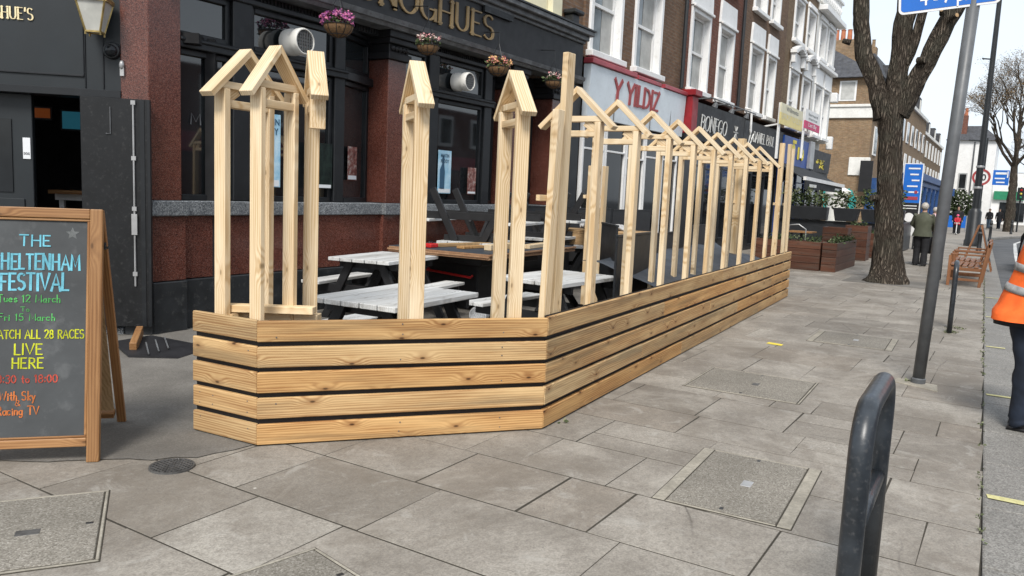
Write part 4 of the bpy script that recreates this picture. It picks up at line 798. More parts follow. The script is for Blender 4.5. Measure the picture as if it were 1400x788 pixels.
mb = MB(); font_text(mb, 'CAFE', (28.6, 5.876, 2.1), (1, 0, 0), (0, 0, 1), .12, .8, .004) if False else mb.box(28.1, 5.872, 2.1, 29.2, 5.878, 2.2); mb.box(32.6, 5.872, 2.08, 33.9, 5.878, 2.17); mb.build('valance_print', M['letterpale'], t)

# estate agents' boards on poles
def agent(x0, x1, z0, z1, y, label, top, bot, texts, split):
    t = thing('estate_agent_board', label, 'estate agent board', ((x0 + x1) / 2, y, z0 - 1.0)); mb = MB(); mb.box(x0, y, z0 + (z1 - z0) * split, x1, y + .03, z1); mb.build('upper_board', M[top], t)
    mb = MB(); mb.box(x0, y, z0, x1, y + .03, z0 + (z1 - z0) * split); mb.build('lower_board', M[bot], t)
    mb = MB(); mb.box(x0 + .1, y + .031, z0 - 1.1, x0 + .2, y + .1, z1); mb.tube([(x0 + .15, y + .07, z0), (x0 + .15, 7.2, z0 - .1)], .03, 6); mb.build('post', M['white'], t)
    for s_, z, h, wd, m in texts: mb = MB(); font_text(mb, s_, ((x0 + x1) / 2, y - .002, z), (1, 0, 0), (0, 0, 1), h, wd, .003, .01); mb.build('lettering', M[m], t)
agent(26.4, 29.5, 4.05, 4.72, 6.6, 'cream and yellow SHOP TO LET board on a white post', 'cream', 'paleyellow', (('Willmotts', 4.52, .14, 1.7, 'steelgrey'), ('SHOP TO LET', 4.24, .2, 2.7, 'cream')), .55)
agent(30.8, 33.4, 4.3, 5.0, 6.8, 'white and magenta Let By board right of the yellow one', 'white', 'magenta', (('barnard', 4.8, .1, 1.6, 'steelgrey'), ('marcus', 4.65, .1, 1.5, 'steelgrey'), ('Let By', 4.4, .14, 1.4, 'white')), .4)

# --- houses across the side street and further along
t = thing('corner_brick_house', 'yellow brown brick corner house with white band and slate roof behind the big tree', 'house', (54, 9, 0))
X0 = 48.3
mb = MB(); wall_grid_x = mb
for (y0, y1, z0, z1) in ((7.1, 16, 0, 6.05), (7.1, 16, 7.15, 8.6), (10.6, 16, 6.05, 7.15), (7.1, 7.3, 6.05, 7.15)): mb.box(X0, y0, z0, X0 + 8, y1, z1)
mb.box(X0, 7.3, 6.05, X0 + 8, 10.6, 7.15); mb.build('wall', M['brick4'], t)
mb = MB(); mb.box(X0 - .12, 6.98, 6.35, X0 + 8, 16, 6.95); mb.box(X0 - .2, 6.9, 6.95, X0 + 8, 16, 7.1); mb.box(X0 - .08, 7.02, 3.2, X0 + .3, 8.1, 4.2); mb.build('string_course', M['whiteold'], t, bev=.02)
mb = MB(); mb.box(X0 - .03, 8.05, 7.3, X0 - .001, 8.95, 8.4); f = mb.build('window', M['white'], t); g = MB(); g.box(X0 - .045, 8.15, 7.38, X0 - .031, 8.85, 8.32); g.build('pane', M['curtain'], f)
for x, z0, z1 in ((X0 + 1.0, 4.4, 6.0), (X0 + 3.6, 4.4, 6.0), (X0 + 1.0, 7.3, 8.4), (X0 + 3.6, 7.3, 8.4)):
    mb = MB(); mb.box(x, 7.05, z0, x + 1.2, 7.099, z1); f = mb.build('window', M['white'], t); g = MB(); g.box(x + .15, 7.035, z0 + .12, x + 1.05, 7.049, z1 - .12); g.build('pane', M['paneblue'], f)
mb = MB(); mb.add([(X0 - .4, 6.7, 8.55), (X0 + 8, 6.7, 8.55), (X0 + 8, 16.4, 8.55), (X0 - .4, 16.4, 8.55), (X0 + 2.3, 10, 10.6), (X0 + 8, 10, 10.6), (X0 + 8, 13, 10.6), (X0 + 2.3, 13, 10.6)], [(0, 1, 5, 4), (1, 2, 6, 5), (2, 3, 7, 6), (3, 0, 4, 7), (4, 5, 6, 7), (3, 2, 1, 0)]); rf = mb.build('roof', M['slate'], t)
mb = MB(); mb.prism([(X0 + 2.4, 7.6, 8.7), (X0 + 2.4, 8.1, 9.3), (X0 + 2.4, 8.6, 11.1), (X0 + 2.4, 10.5, 11.1), (X0 + 2.4, 11, 9), (X0 + 2.4, 11, 8.7)][::-1], (-1, 0, 0), .6); ch = mb.build('chimney', M['brick4'], rf)
mb = MB()
for k in range(5): mb.lathe([(.14, 0), (.12, .55), (.15, .6), (.1, .62)], (X0 + 2.7, 8.8 + k * .36, 11.1), 10)
mb.build('chimney_pots', M['terracotta'], t)
mb = MB(); mb.box(X0 + .05, 6.6, 0, X0 + 7.9, 7.09, 3.1); mb.build('ground_floor_shop', M['shopblue'], t)
mb = MB(); 
for k in range(40):
    y = rnd.uniform(7.9, 9.9); z = rnd.uniform(.8, 2.2); mb.prism([(X0 - .012 - .0006 * k, y, z), (X0 - .012 - .0006 * k, y - rnd.uniform(.2, .6), z + rnd.uniform(-.1, .2)), (X0 - .012 - .0006 * k, y - rnd.uniform(.2, .5), z + rnd.uniform(.2, .5)), (X0 - .012 - .0006 * k, y + .05, z + .3)], (-1, 0, 0), .008)
mb.build('mural', M['teal'], t)
mb = MB()
for k in range(18):
    y = rnd.uniform(7.9, 9.7); z = rnd.uniform(.9, 2.1); mb.prism([(X0 - .05 - .0006 * k, y, z), (X0 - .05 - .0006 * k, y - rnd.uniform(.1, .3), z + .05), (X0 - .05 - .0006 * k, y - rnd.uniform(.1, .3), z + .3)], (-1, 0, 0), .008)
mb.build('mural_highlight', M['muralyellow'], t)
mb = MB(); mb.box(X0 - .6, 6.75, 2.3, X0 - .5, 7.4, 4.0); mb.build('hanging_sign', M['signblack'], t)

def far_terrace(x0, x1, y, z1, label, mat, nw, roof=True, zb=3.4):
    t = thing('far_terrace', label, 'terrace', ((x0 + x1) / 2, y, 0)); mb = MB(); mb.box(x0, y, 0, x1, y + 9, z1); mb.build('wall', M[mat], t)
    wd = (x1 - x0) / nw
    for r_, (a, b) in enumerate(((zb + .5, zb + 2.1), (zb + 2.9, zb + 4.4))):
        if b > z1 - .2: continue
        for k in range(nw):
            x = x0 + (k + .5) * wd; mb = MB(); mb.box(x - .65, y - .06, a, x + .65, y - .001, b); f = mb.build('window', M['white'], t); g = MB(); g.box(x - .5, y - .068, a + .1, x + .5, y - .061, b - .1); g.build('pane', M['paneblue'], f)
    mb = MB(); mb.box(x0, y - .15, z1, x1, y + .3, z1 + .25); mb.build('parapet', M['whiteold'], t)
    if roof:
        mb = MB(); mb.prism([(x0, y + .3, z1 + .2), (x0, y + 1.2, z1 + 2.2), (x0, y + 6, z1 + 2.4), (x0, y + 8, z1 + .2)][::-1], (-1, 0, 0), x1 - x0); rf = mb.build('roof', M['slate'], t)
        for k in range(0, nw, 2):
            x = x0 + (k + 1) * wd; mb = MB(); mb.box(x - .7, y + .35, z1 + .35, x + .7, y + 1.6, z1 + 1.8); dm = mb.build('dormer', M['slate'], rf); mb = MB(); mb.box(x - .5, y + .3, z1 + .6, x + .5, y + .349, z1 + 1.6); mb.build('dormer_window', M['whiteold'], t)
        for k in range(2):
            x = x0 + (k + .5) * (x1 - x0) / 2; mb = MB(); mb.box(x - .4, y + 2, z1 + 1.5, x + .4, y + 4, z1 + 3.6)
            for j in range(5): mb.lathe([(.13, 0), (.11, .5), (.14, .55), (.09, .56)], (x, y + 2.25 + j * .38, z1 + 3.6), 8)
            mb.build('chimney', M['brick4'], rf)
    return t
far_terrace(56.4, 80, 7.3, 9.0, 'long brick terrace with white sash windows beyond the big tree', 'brick4', 8)
far_terrace(80.2, 104, 7.6, 8.2, 'lower brick terrace with a grey roof far along the street', 'brick3', 7)
t = thing('far_shopfront', 'dark blue painted pub front projecting from the far brick terrace', 'shopfront', (66, 5.5, 0))
mb = MB(); mb.box(57, 5.3, 0, 79, 7.28, 3.3); mb.build('wall', M['shopblue'], t)
mb = MB(); mb.box(56.9, 5.05, 3.3, 79.2, 7.28, 3.75); mb.box(56.85, 5.2, 2.95, 79.1, 5.299, 3.2); mb.build('cornice', M['shopblue'], t, bev=.03)
for k in range(6):
    x = 58 + k * 3.5; mb = MB(); mb.box(x, 5.26, .8, x + 2.3, 5.299, 2.7); f = mb.build('window', M['glass2'], t)
    mb = MB(); mb.box(x - .45, 5.15, 0, x - .2, 5.299, 2.94); mb.build('pilaster', M['shopblue'], t)
for k, x in enumerate((56.99, )): mb = MB(); mb.lathe([(0, 0), (.33, .001), (.33, .03), (0, .031)], (x, 6.2, 2.4), 18, (-1, 0, 0)); mb.box(56.95, 5.6, 1.9, 56.99, 6.9, 2.1); mb.build('yellow_emblem', M['yellow'], t)
mb = MB(); mb.box(74, 4.2, 2.6, 74.1, 5.2, 3.2); mb.lathe([(0, 0), (.2, .001), (.2, .02), (0, .021)], (73.99, 4.7, 2.9), 14, (-1, 0, 0)); mb.build('hanging_sign', M['shopblue'], t)
t = thing('white_rendered_building', 'tall white rendered building closing the view behind the lamp post', 'building', (112, 5, 0))
mb = MB(); mb.box(108, 2.4, 0, 122, 7.5, 9.6); mb.box(112, -1.5, 0, 124, 2.39, 6.0); mb.build('wall', M['white'], t)
mb = MB(); mb.add([(107.6, 2.1, 9.6), (122, 2.1, 9.6), (122, 7.6, 9.6), (107.6, 7.6, 9.6), (110, 4, 11.4), (120, 4, 11.4), (120, 6, 11.4), (110, 6, 11.4)], [(0, 1, 5, 4), (1, 2, 6, 5), (2, 3, 7, 6), (3, 0, 4, 7), (4, 5, 6, 7), (3, 2, 1, 0)]); rf = mb.build('roof', M['slate'], t)
mb = MB(); mb.box(108.6, 5.6, 10.3, 109.6, 7.2, 12.5)
mb.build('chimney', M['brick2'], rf)
mb = MB()
for k in range(4): mb.lathe([(.2, 0), (.16, .8), (.2, .85), (.12, .9)], (109.1, 5.85 + k * .4, 12.5), 8)
mb.build('chimney_pots', M['terracotta'], t)
for y, z0, z1 in ((3.2, 0.2, 2.6), (5.0, 3.9, 5.8), (3.4, 3.9, 5.8)):
    mb = MB(); mb.box(107.92, y, z0, 107.99, y + .9, z1); f = mb.build('window', M['greywall'], t); g = MB(); g.box(107.9, y + .12, z0 + .15, 107.919, y + .78, z1 - .15); g.build('pane', M['glass2'], f)
mb = MB(); mb.tube([(107.9, 4.6, 0), (107.9, 4.6, 9.4)], .08, 8); mb.build('drain_pipe', M['steelgrey'], t)
for y in (-1.1, .4): mb = MB(); mb.box(111.9, y, .4, 111.99, y + 1.1, 2.6); mb.build('shop_window', M['glass2'], t)
t = thing('green_shop_sign', 'green shop sign over dark shopfronts at the far end of the street', 'shop sign', (111.7, 1.2, 2.9))
mb = MB(); mb.box(111.6, -.9, 2.9, 111.85, 2.2, 3.9); mb.build('board', M['green'], t)
far_terrace(120, 150, -9, 6.5, 'pale grey row of shops far down the road on the right', 'greywall', 12)
t = thing('opposite_terrace', 'brick terrace across the road behind the camera, mirrored in the windows', 'terrace', (15, -15, 0))
mb = MB(); mb.box(-12, -24, 0, 48, -15, 6.2); mb.build('wall', M['brick2'], t)
for k in range(18):
    for z in (4,): mb = MB(); x = -11 + k * 3.3; mb.box(x, -14.999, z, x + 1.4, -14.93, z + 1.8); f = mb.build('window', M['white'], t); g = MB(); g.box(x + .2, -14.92, z + .2, x + 1.2, -14.9, z + 1.6); g.build('pane', M['glass'], f)
mb = MB(); mb.box(-12, -14.99, 2.6, 48, -14.8, 3.4); mb.build('fascia', M['signred'], t)

# ------------------------------------------------------------------ the new timber enclosure
FA, FB, FC, FD = V((3.09, 4.23, 0)), V((3.13, 3.69, 0)), V((4.555, 2.53, 0)), V((13.81, 3.08, 0))
def inn(p, q): d = (q - p).normalized(); return V((-d.y, d.x, 0))
segs = [(FA, FB), (FB, FC), (FC, FD)]; TH = .03
fence = thing('timber_fence', 'low new timber fence of five wide horizontal boards wrapping the pub seating area', 'fence', FB)
def offs(t):
    """the polyline moved inward by t, with mitred corners"""
    r = [FA + inn(FA, FB) * t]
    for (a, b), (c, d) in zip(segs, segs[1:]):
        n1, n2 = inn(a, b), inn(c, d); bis = (n1 + n2).normalized(); r.append(b + bis * (t / bis.dot(n1)))
    r.append(FD + inn(FC, FD) * t); return r
O0, O1 = offs(0), offs(TH)
bh, gp = .1265, .0305
for r_ in range(5):
    z0 = .004 + r_ * (bh + gp) + .008; z1 = z0 + bh
    for i in range(3):
        a0, b0, a1, b1 = O0[i], O0[i + 1], O1[i], O1[i + 1]; cuts = [0, 1]
        if i == 2: cuts = [0] + [[.34, .74], [.21, .6], [.45, .83], [.27, .64], [.5]][r_] + [1]
        for c, d in zip(cuts, cuts[1:]):
            g0 = .0 if c == 0 else .0002; j = rnd.uniform(-.0015, .0015); zz = rnd.uniform(-.003, .003)
            p = [a0.lerp(b0, c + g0), a0.lerp(b0, d), a1.lerp(b1, d), a1.lerp(b1, c + g0)]; nn = -inn(*segs[i]) * j
            vs = [q + nn + V((0, 0, z0 + zz)) for q in p] + [q + nn + V((0, 0, z1 + zz)) for q in p]; dd = (b0 - a0).normalized()
            gr = [((q - a0).dot(dd), q.z, (q - a0).dot(inn(*segs[i]))) for q in vs]
            mb = MB(); mb.add(vs, [(0, 1, 5, 4), (1, 2, 6, 5), (2, 3, 7, 6), (3, 0, 4, 7), (4, 5, 6, 7), (3, 2, 1, 0)], gr); mb.build('board', M['deal'], fence, bev=.005)
for (a, b), us in zip(segs, ((.12, .33, .86), (.06, .47, .83), (.09, .18, .27, .36))):
    n_i = inn(a, b)
    for u in us:
        for r_ in range(5):
            for dz in (.035, .098): mb = MB(); mb.lathe([(.0045, 0), (.0045, .0012), (.002, .0012)], a.lerp(b, u) + n_i * .001 + V((rnd.uniform(-.008, .008) * (b - a).normalized().x, rnd.uniform(-.008, .008) * (b - a).normalized().y, .008 + r_ * (bh + gp) + dz + rnd.uniform(-.008, .008))), 8, -n_i); mb.build('screw', M['steelgrey'], fence)
L0, L1 = offs(TH + .002), offs(TH + .006)
mb = MB()
for i in range(3):
    zt = .752 if i < 2 else .775; p = [L0[i], L0[i + 1], L1[i + 1], L1[i]]
    mb.add([q + V((0, 0, .01)) for q in p] + [q + V((0, 0, zt)) for q in p], [(0, 1, 5, 4), (1, 2, 6, 5), (2, 3, 7, 6), (3, 0, 4, 7), (4, 5, 6, 7), (3, 2, 1, 0)])
mb.build('liner', M['membrane'], fence)
mb = MB(); cp = offs(.06)
for i in range(3): mb.beam(cp[i] + V((0, 0, .69)), cp[i + 1] + V((0, 0, .69)), .045, .09)
mb.build('inner_rail', M['pine'], fence)

def frame_at(t, W=.36):
    """a house shaped frame: two posts, a gable of two rafters and two ties; local +X runs into the seating area"""
    Mx = mw(t)
    def part(nm, f): mb = MB(); f(mb); mb.v = [Mx @ p for p in mb.v]; return mb.build(nm, M['pine'], t, bev=.0025)
    xf, xr_ = .065, .065 + W; xm = (xf + xr_) / 2; zt = 2.115
    for x in (xf, xr_): part('post', lambda m: m.obox((x, 0, zt / 2), (.045, 0, 0), (0, .09, 0), (0, 0, zt)))
    part('tie_beam', lambda m: m.obox((xm, .0, 2.138), (W + .1, 0, 0), (0, .07, 0), (0, 0, .042)))
    part('tie_beam', lambda m: m.obox((xm, 0, 2.03), (W - .047, 0, 0), (0, .07, 0), (0, 0, .045)))
    for s_ in (-1, 1):
        def raf(m):
            ap, ft = V((xm, 0, 2.375)), V((xm + s_ * .31, 0, 2.085)); d = (ft - ap).normalized(); nn = V((-d.z * s_, 0, d.x * s_)); nn = nn if nn.z > 0 else -nn; th = .036
            lo = ap - V((0, 0, th / nn.z)); lf = ft - nn * th; y = .05; P = [ap, ft, lf, lo]
            vs = [p + V((0, -y, 0)) for p in P] + [p + V((0, y, 0)) for p in P]; gr = [((p - ap).dot(d), p.y, (p - ap).dot(nn)) for p in vs]
            fs = [(0, 1, 2, 3), (7, 6, 5, 4), (0, 4, 5, 1), (1, 5, 6, 2), (2, 6, 7, 3), (3, 7, 4, 0)]
            m.add(vs, fs if s_ < 0 else [f[::-1] for f in fs], gr)
        part('rafter', raf)
    part('corner_brace', lambda m: m.beam((xf + .03, 0, 2.06), (xf + .11, 0, 2.115), .06, .03, up=(0, 1, 0)))
    return t
GR = 'gabled timber frames standing along the fence'
def ang(n): return math.atan2(n.y, n.x)
rz1, rz2, rz3 = ang(inn(FA, FB)), ang(inn(FB, FC)), ang(inn(FC, FD))
def on3(x): u = (x - FC.x) / (FD.x - FC.x); return FC.lerp(FD, u)
specs = [((3.11, 4.05, 0), rz1, 'leftmost gabled pine frame, at the fence end nearest the folded door'),
         ((3.135, 3.75, 0), rz1, 'gabled pine frame just left of the first fence corner, overlapping its neighbour'),
         ((3.39, 3.477, 0), rz2, 'gabled pine frame right of the first fence corner, front post cut short'),
         ((3.875, 3.084, 0), rz2, 'lone gabled pine frame in the middle of the front fence, seen edge on'),
         ((4.385, 2.669, 0), rz2, 'gabled pine frame on the front fence, in front of the plywood stack')]
names_ = ['first', 'second', 'third', 'fourth', 'fifth', 'sixth', 'seventh', 'eighth', 'ninth']
for k, x in enumerate((5.39, 6.2, 7.07, 7.87, 8.65, 9.44, 10.25, 11.06, 11.86)):
    p = on3(x); specs.append(((p.x, p.y, 0), rz3, names_[k] + ' open gabled pine frame along the long fence, counted from the sharp corner'))
proto = None
for loc, rz, lab in specs:
    if proto is None: proto = frame_at(thing('gabled_frame', lab, 'timber frame', loc, rz, GR))
    else:
        c = dup(proto, loc, rz + rnd.uniform(-.015, .015), lab)
        if 'along the long fence' in lab: c.scale[1] = .92
        if 'just left of the first' in lab: c.scale[0] = .76
        if 'cut short' in lab:
            ps = sorted((q for q in kids(c) if q.name.startswith('post')), key=lambda q: sum(v.co.x for v in q.data.vertices)); ps[0].data = ps[0].data.copy()
            for v in ps[0].data.vertices:
                if v.co.z < 1: v.co.z = 1.9
# the third one carries a dropped offcut, loose uprights at the corner and far end
def upright(a, b, w_, d_, label, mat='pine'):
    t = thing('timber_upright', label, 'timber post', (a[0], a[1], 0), 0, 'loose timber uprights'); mb = MB(); mb.beam(a, b, w_, d_, up=(.1, 1, 0)); mb.build('post', M[mat], t, bev=.003)
    mb = MB(); mb.beam((a[0] - .05, a[1] + .045, a[2] + 1.55), (a[0] + .07, a[1] + .045, a[2] + 1.55), .03, .04); mb.build('batten', M[mat], t, bev=.003)
upright((4.585, 2.60, 0), (4.68, 2.6, 2.13), .075, .05, 'short leaning pine upright fixed at the sharp fence corner')
upright((4.79, 2.62, 0), (4.84, 2.63, 2.52), .09, .045, 'tallest pine upright rising above all gables at the sharp fence corner')
upright((12.52, 3.06, 0), (12.56, 3.07, 2.47), .05, .07, 'tall pine upright at the far end of the long fence, left of the last pair')
upright((13.3, 3.1, 0), (13.2, 3.11, 2.5), .07, .05, 'last tall pine upright at the far end of the fence beside the red planters')
upright((13.62, 3.13, 0), (13.55, 3.14, 2.45), .05, .05, 'slim outermost pine upright where the long fence ends')
upright((12.1, 3.55, 0), (12.12, 3.56, 2.5), .1, .1, 'thick rear pine post behind the last gables')
upright((8.2, 4.1, 0), (8.22, 4.1, 1.9), .08, .05, 'short rear pine post with a stub batten, behind the third gable')
upright((9.6, 4.6, 0), (9.62, 4.6, 1.95), .08, .05, 'short rear pine post behind the fifth gable')
upright((7.0, 4.3, 0), (7.03, 4.3, 2.0), .07, .05, 'rear pine post by the black panel, behind the second gable')
t = thing('bottom_rail_timber', 'short flat pine lengths lying inside the fence below the two left gables', 'timber', (3.3, 3.9, .7))
mb = MB(); mb.beam((3.22, 4.1, .79), (3.5, 3.6, .80), .09, .045); mb.beam((3.3, 4.12, .735), (3.56, 3.62, .745), .09, .045); mb.build('board', M['pine'], t, bev=.003)
mb = MB(); mb.beam((3.22, 4.02, 0), (3.22, 4.02, .76), .06, .045, up=(1, 0, 0)); mb.beam((3.5, 3.7, 0), (3.5, 3.7, .72), .06, .045, up=(1, 0, 0)); mb.build('leg', M['pine'], t)

# ------------------------------------------------------------------ picnic tables
def picnic(label, loc, rz, L_=1.15, W_=.82):
    t = thing('picnic_table', label, 'picnic table', loc, rz, 'white and black picnic tables'); Mx = mw(t)
    def part(nm, mat, f): mb = MB(); f(mb); mb.v = [Mx @ p for p in mb.v]; return mb.build(nm, M[mat], t, bev=.004)
    pw = W_ / 5
    def top(m):
        for k in range(5): m.obox((rnd.uniform(-.006, .006), (k - 2) * pw, .722), (L_, 0, 0), (0, pw - .012, 0), (0, 0, .04))
    part('tabletop', 'white_ply', top)
    for s_ in (-1, 1):
        def seat(m):
            for k in (0, 1): m.obox((0, s_ * (.58 + k * .135), .43), (L_, 0, 0), (0, .12, 0), (0, 0, .036))
        part('bench_seat', 'white_ply', seat)
    for x in (-L_ / 2 + .17, L_ / 2 - .17):
        for s_ in (-1, 1): part('leg', 'blackwood', lambda m: m.beam((x, s_ * .2, .70), (x, s_ * .56, 0), .045, .095, up=(0, 1, 0)))
        part('bearer', 'blackwood', lambda m: m.beam((x + .046, -.76, .36), (x + .046, .76, .36), .045, .1))
        part('top_batten', 'blackwood', lambda m: m.beam((x + .046, -W_ / 2 + .03, .66), (x + .046, W_ / 2 - .03, .66), .045, .08))
    part('brace', 'blackwood', lambda m: (m.beam((-L_ / 2 + .2, 0, .4), (-.05, 0, .68), .04, .07), m.beam((L_ / 2 - .2, 0, .4), (.05, 0, .68), .04, .07)))
    return t
p1 = picnic('white topped picnic table nearest the front fence, behind the middle gabled post', (4.78, 4.02, 0), R(4))
dup(p1, (7.2, 6.25, 0), R(9), 'white topped picnic table against the granite wall, left of the plywood stack')
dup(p1, (7.1, 3.85, 0), R(-3), 'white topped picnic table just behind the sharp fence corner, beside the black panel')
dup(p1, (12.0, 5.8, 0), R(28), 'picnic table under the stack of deck boards, only white edges showing')
u1 = dup(p1, (9.3, 6.35, 1.56), R(14), 'upturned picnic table with black legs in the air on the plywood stack'); u1.rotation_euler[0] = math.pi
u2 = dup(p1, (10.95, 6.3, 1.58), R(10), 'second upturned picnic table, right of the first and beside the deck boards'); u2.rotation_euler[0] = math.pi
t = thing('table_prop', 'black crate holding up the second upturned table', 'crate', (10.95, 6.3, 0)); mb = MB(); mb.box(10.55, 5.98, 0, 11.35, 6.62, .8); mb.build('box', M['blackwood'], t, bev=.01)
mb = MB(); mb.box(10.53, 5.96, .801, 11.37, 6.64, .82); mb.build('lid', M['blackwood'], t)
# plywood stack, grill and clutter
t = thing('plywood_stack', 'stack of brown plywood sheets with dark upper face lying on a black grill cabinet', 'plywood sheets', (9.0, 6.0, .74), R(3)); Mx = mw(t)
for k in range(3):
    mb = MB(); mb.obox(Mx @ V((rnd.uniform(-.02, .02), rnd.uniform(-.02, .02), .019 + k * .023)), Mx.to_3x3() @ V((2.44, 0, 0)), Mx.to_3x3() @ V((0, 1.5, 0)), (0, 0, .021)); mb.build('sheet', M['ply'], t, bev=.002)
mb = MB(); mb.obox(Mx @ V((0, 0, .079)), Mx.to_3x3() @ V((2.43, 0, 0)), Mx.to_3x3() @ V((0, 1.49, 0)), (0, 0, .005)); mb.build('top_face', M['greysheet'], t)
for lab, a, b, w_, h_, mat in (('pale planed timber length on the plywood, nearest the front edge', (8.25, 5.5), (9.15, 5.58), .1, .07, 'pine'), ('short pale timber length behind the gabled post on the plywood', (9.0, 5.4), (9.7, 5.5), .12, .05, 'pine'), ('darker deck board lying at the back of the plywood sheets', (8.1, 6.2), (9.3, 5.95), .12, .04, 'deckgrey'), ('short brown offcut between the other boards on the plywood', (8.15, 5.85), (8.6, 5.8), .12, .03, 'deal')):
    t = thing('timber_length', lab, 'timber', ((a[0] + b[0]) / 2, (a[1] + b[1]) / 2, .825), 0, 'timber lengths on the plywood'); mb = MB(); mb.beam((*a, .826 + h_ / 2), (*b, .826 + h_ / 2), w_, h_); mb.build('length', M[mat], t, bev=.003)
t = thing('red_tool_case', 'small bright red tool case at the left end of the plywood stack', 'tool case', (8.0, 6.15, .82)); mb = MB(); mb.box(7.9, 6.12, .823, 8.06, 6.24, .875); mb.build('case', M['red'], t, bev=.012, seg=2)
mb = MB(); mb.tube([(7.94, 6.18, .875), (7.945, 6.18, .895), (8.015, 6.18, .895), (8.02, 6.18, .875)], .008, 6); mb.build('handle', M['blacksteel'], t)
t = thing('grill_cabinet', 'black wheeled grill cabinet with a red bar handle under the plywood', 'grill', (9.0, 6.1, 0))
mb = MB(); mb.box(8.35, 5.7, .1, 9.35, 6.5, .62); mb.box(8.2, 5.55, .62, 9.6, 6.65, .735); mb.build('body', M['blackwood'], t, bev=.015)
mb = MB(); mb.tube([(8.3, 6.45, .52), (8.26, 6.45, .5), (8.26, 5.75, .46), (8.3, 5.75, .48)], .016, 8); mb.build('handle', M['red'], t)
for x in (8.45, 9.25):
    for y in (5.8, 6.4): mb = MB(); mb.cyl((x - .02, y, .05), (x + .02, y, .05), .05); mb.build('wheel', M['tyre'], t, True)
t = thing('membrane_roll', 'short roll of dark membrane with a printed paper band on the ground', 'roll', (8.0, 5.35, 0), R(20)); Mx = mw(t)
mb = MB(); mb.tube([Mx @ V((-.3, 0, .1)), Mx @ V((.3, 0, .1))], .1, 20); mb.build('roll', M['steelgrey'], t, True)
mb = MB(); mb.tube([Mx @ V((-.3, 0, .1)), Mx @ V((-.1, 0, .1))], .103, 20); mb.build('paper_band', M['posterwhite'], t, True)
t = thing('deck_board_stack', 'stack of brown deck boards lying on a table behind the fence corner', 'boards', (12.05, 5.75, .745), R(-62)); Mx = mw(t)
for k in range(8):
    mb = MB()
    for j in range(4): mb.obox(Mx @ V((rnd.uniform(-.03, .03), (j - 1.5) * .15, .015 + k * .031)), Mx.to_3x3() @ V((1.75, 0, 0)), Mx.to_3x3() @ V((0, .142, 0)), (0, 0, .027))
    mb.build('board_layer', M['deckgrey'], t, bev=.002)
def clothsheet(name, label, cat, fn, nx, ny, mat):
    mb = MB(); vs = [fn(i / nx, j / ny) for j in range(ny + 1) for i in range(nx + 1)]; n1 = nx + 1
    top = [(j * n1 + i, j * n1 + i + 1, (j + 1) * n1 + i + 1, (j + 1) * n1 + i) for j in range(ny) for i in range(nx)]; mb.add(vs, top)
    o = mb.build(name, M[mat], None, 'all'); so_ = o.modifiers.new('thick', 'SOLIDIFY'); so_.thickness = .006; return tag(o, label, cat)
clothsheet('crumpled_cloth', 'crumpled pale grey cloth thrown over the deck boards', 'cloth', lambda u, v: V((11.78 + .42 * u + .3 * v + .06 * math.sin(v * 5), 5.95 - .75 * u + .22 * v + .06 * math.sin(u * 7), 1.0 + .05 * math.sin(u * 9 + v * 4) ** 2 + .05 * math.sin(v * 11 + u * 3) ** 2 - .1 * max(0, .25 - v))), 24, 16, 'cloth')
clothsheet('grey_ground_sheet', 'dark blue grey sheet draped in a long heap behind the long fence', 'sheet', lambda u, v: V((7.7 + 5.5 * u, 2.90 + .31 * u + 1.0 * v, .60 + .26 * v + .07 * math.sin(u * 9 + v * 2) * math.sin(v * 3.1) + .02 * math.sin(u * 23 + v * 9))), 70, 16, 'greysheet')
def panel(a, b, z0, z1, lab, mat='blackpanel'):
    t = thing('screen_panel', lab, 'panel', ((a[0] + b[0]) / 2, (a[1] + b[1]) / 2, z0), 0, 'black screen panels inside the fence'); mb = MB(); mb.beam((*a, (z0 + z1) / 2), (*b, (z0 + z1) / 2), .025, z1 - z0); mb.build('board', M[mat], t, bev=.004)
    mb = MB(); mb.beam((*a, z1 + .012), (*b, z1 + .012), .035, .022); mb.build('top_edge', M['blacksteel'], t)
panel((7.25, 3.3), (8.5, 3.42), .05, 1.17, 'nearest black panel standing behind the second gabled frame')
panel((8.35, 3.8), (9.0, 4.3), .05, 1.22, 'black panel turned sideways behind the third gabled frame')
panel((10.6, 6.9), (12.1, 6.4), .02, 1.32, 'left black panel of the rear row, before the pale shop windows')
panel((12.15, 6.45), (13.7, 6.4), .02, 1.3, 'second black panel of the rear row, before the pale shop windows')
panel((13.8, 6.4), (15.4, 6.3), .02, 1.28, 'third black panel of the rear row, seen through the middle gables')
panel((9.6, 3.95), (11.2, 4.1), .05, 1.08, 'dark panel seen through the fifth and sixth gables above the grey sheet')
panel((11.5, 4.1), (13.2, 4.25), .05, 1.15, 'dark panel seen through the last gables above the grey sheet')

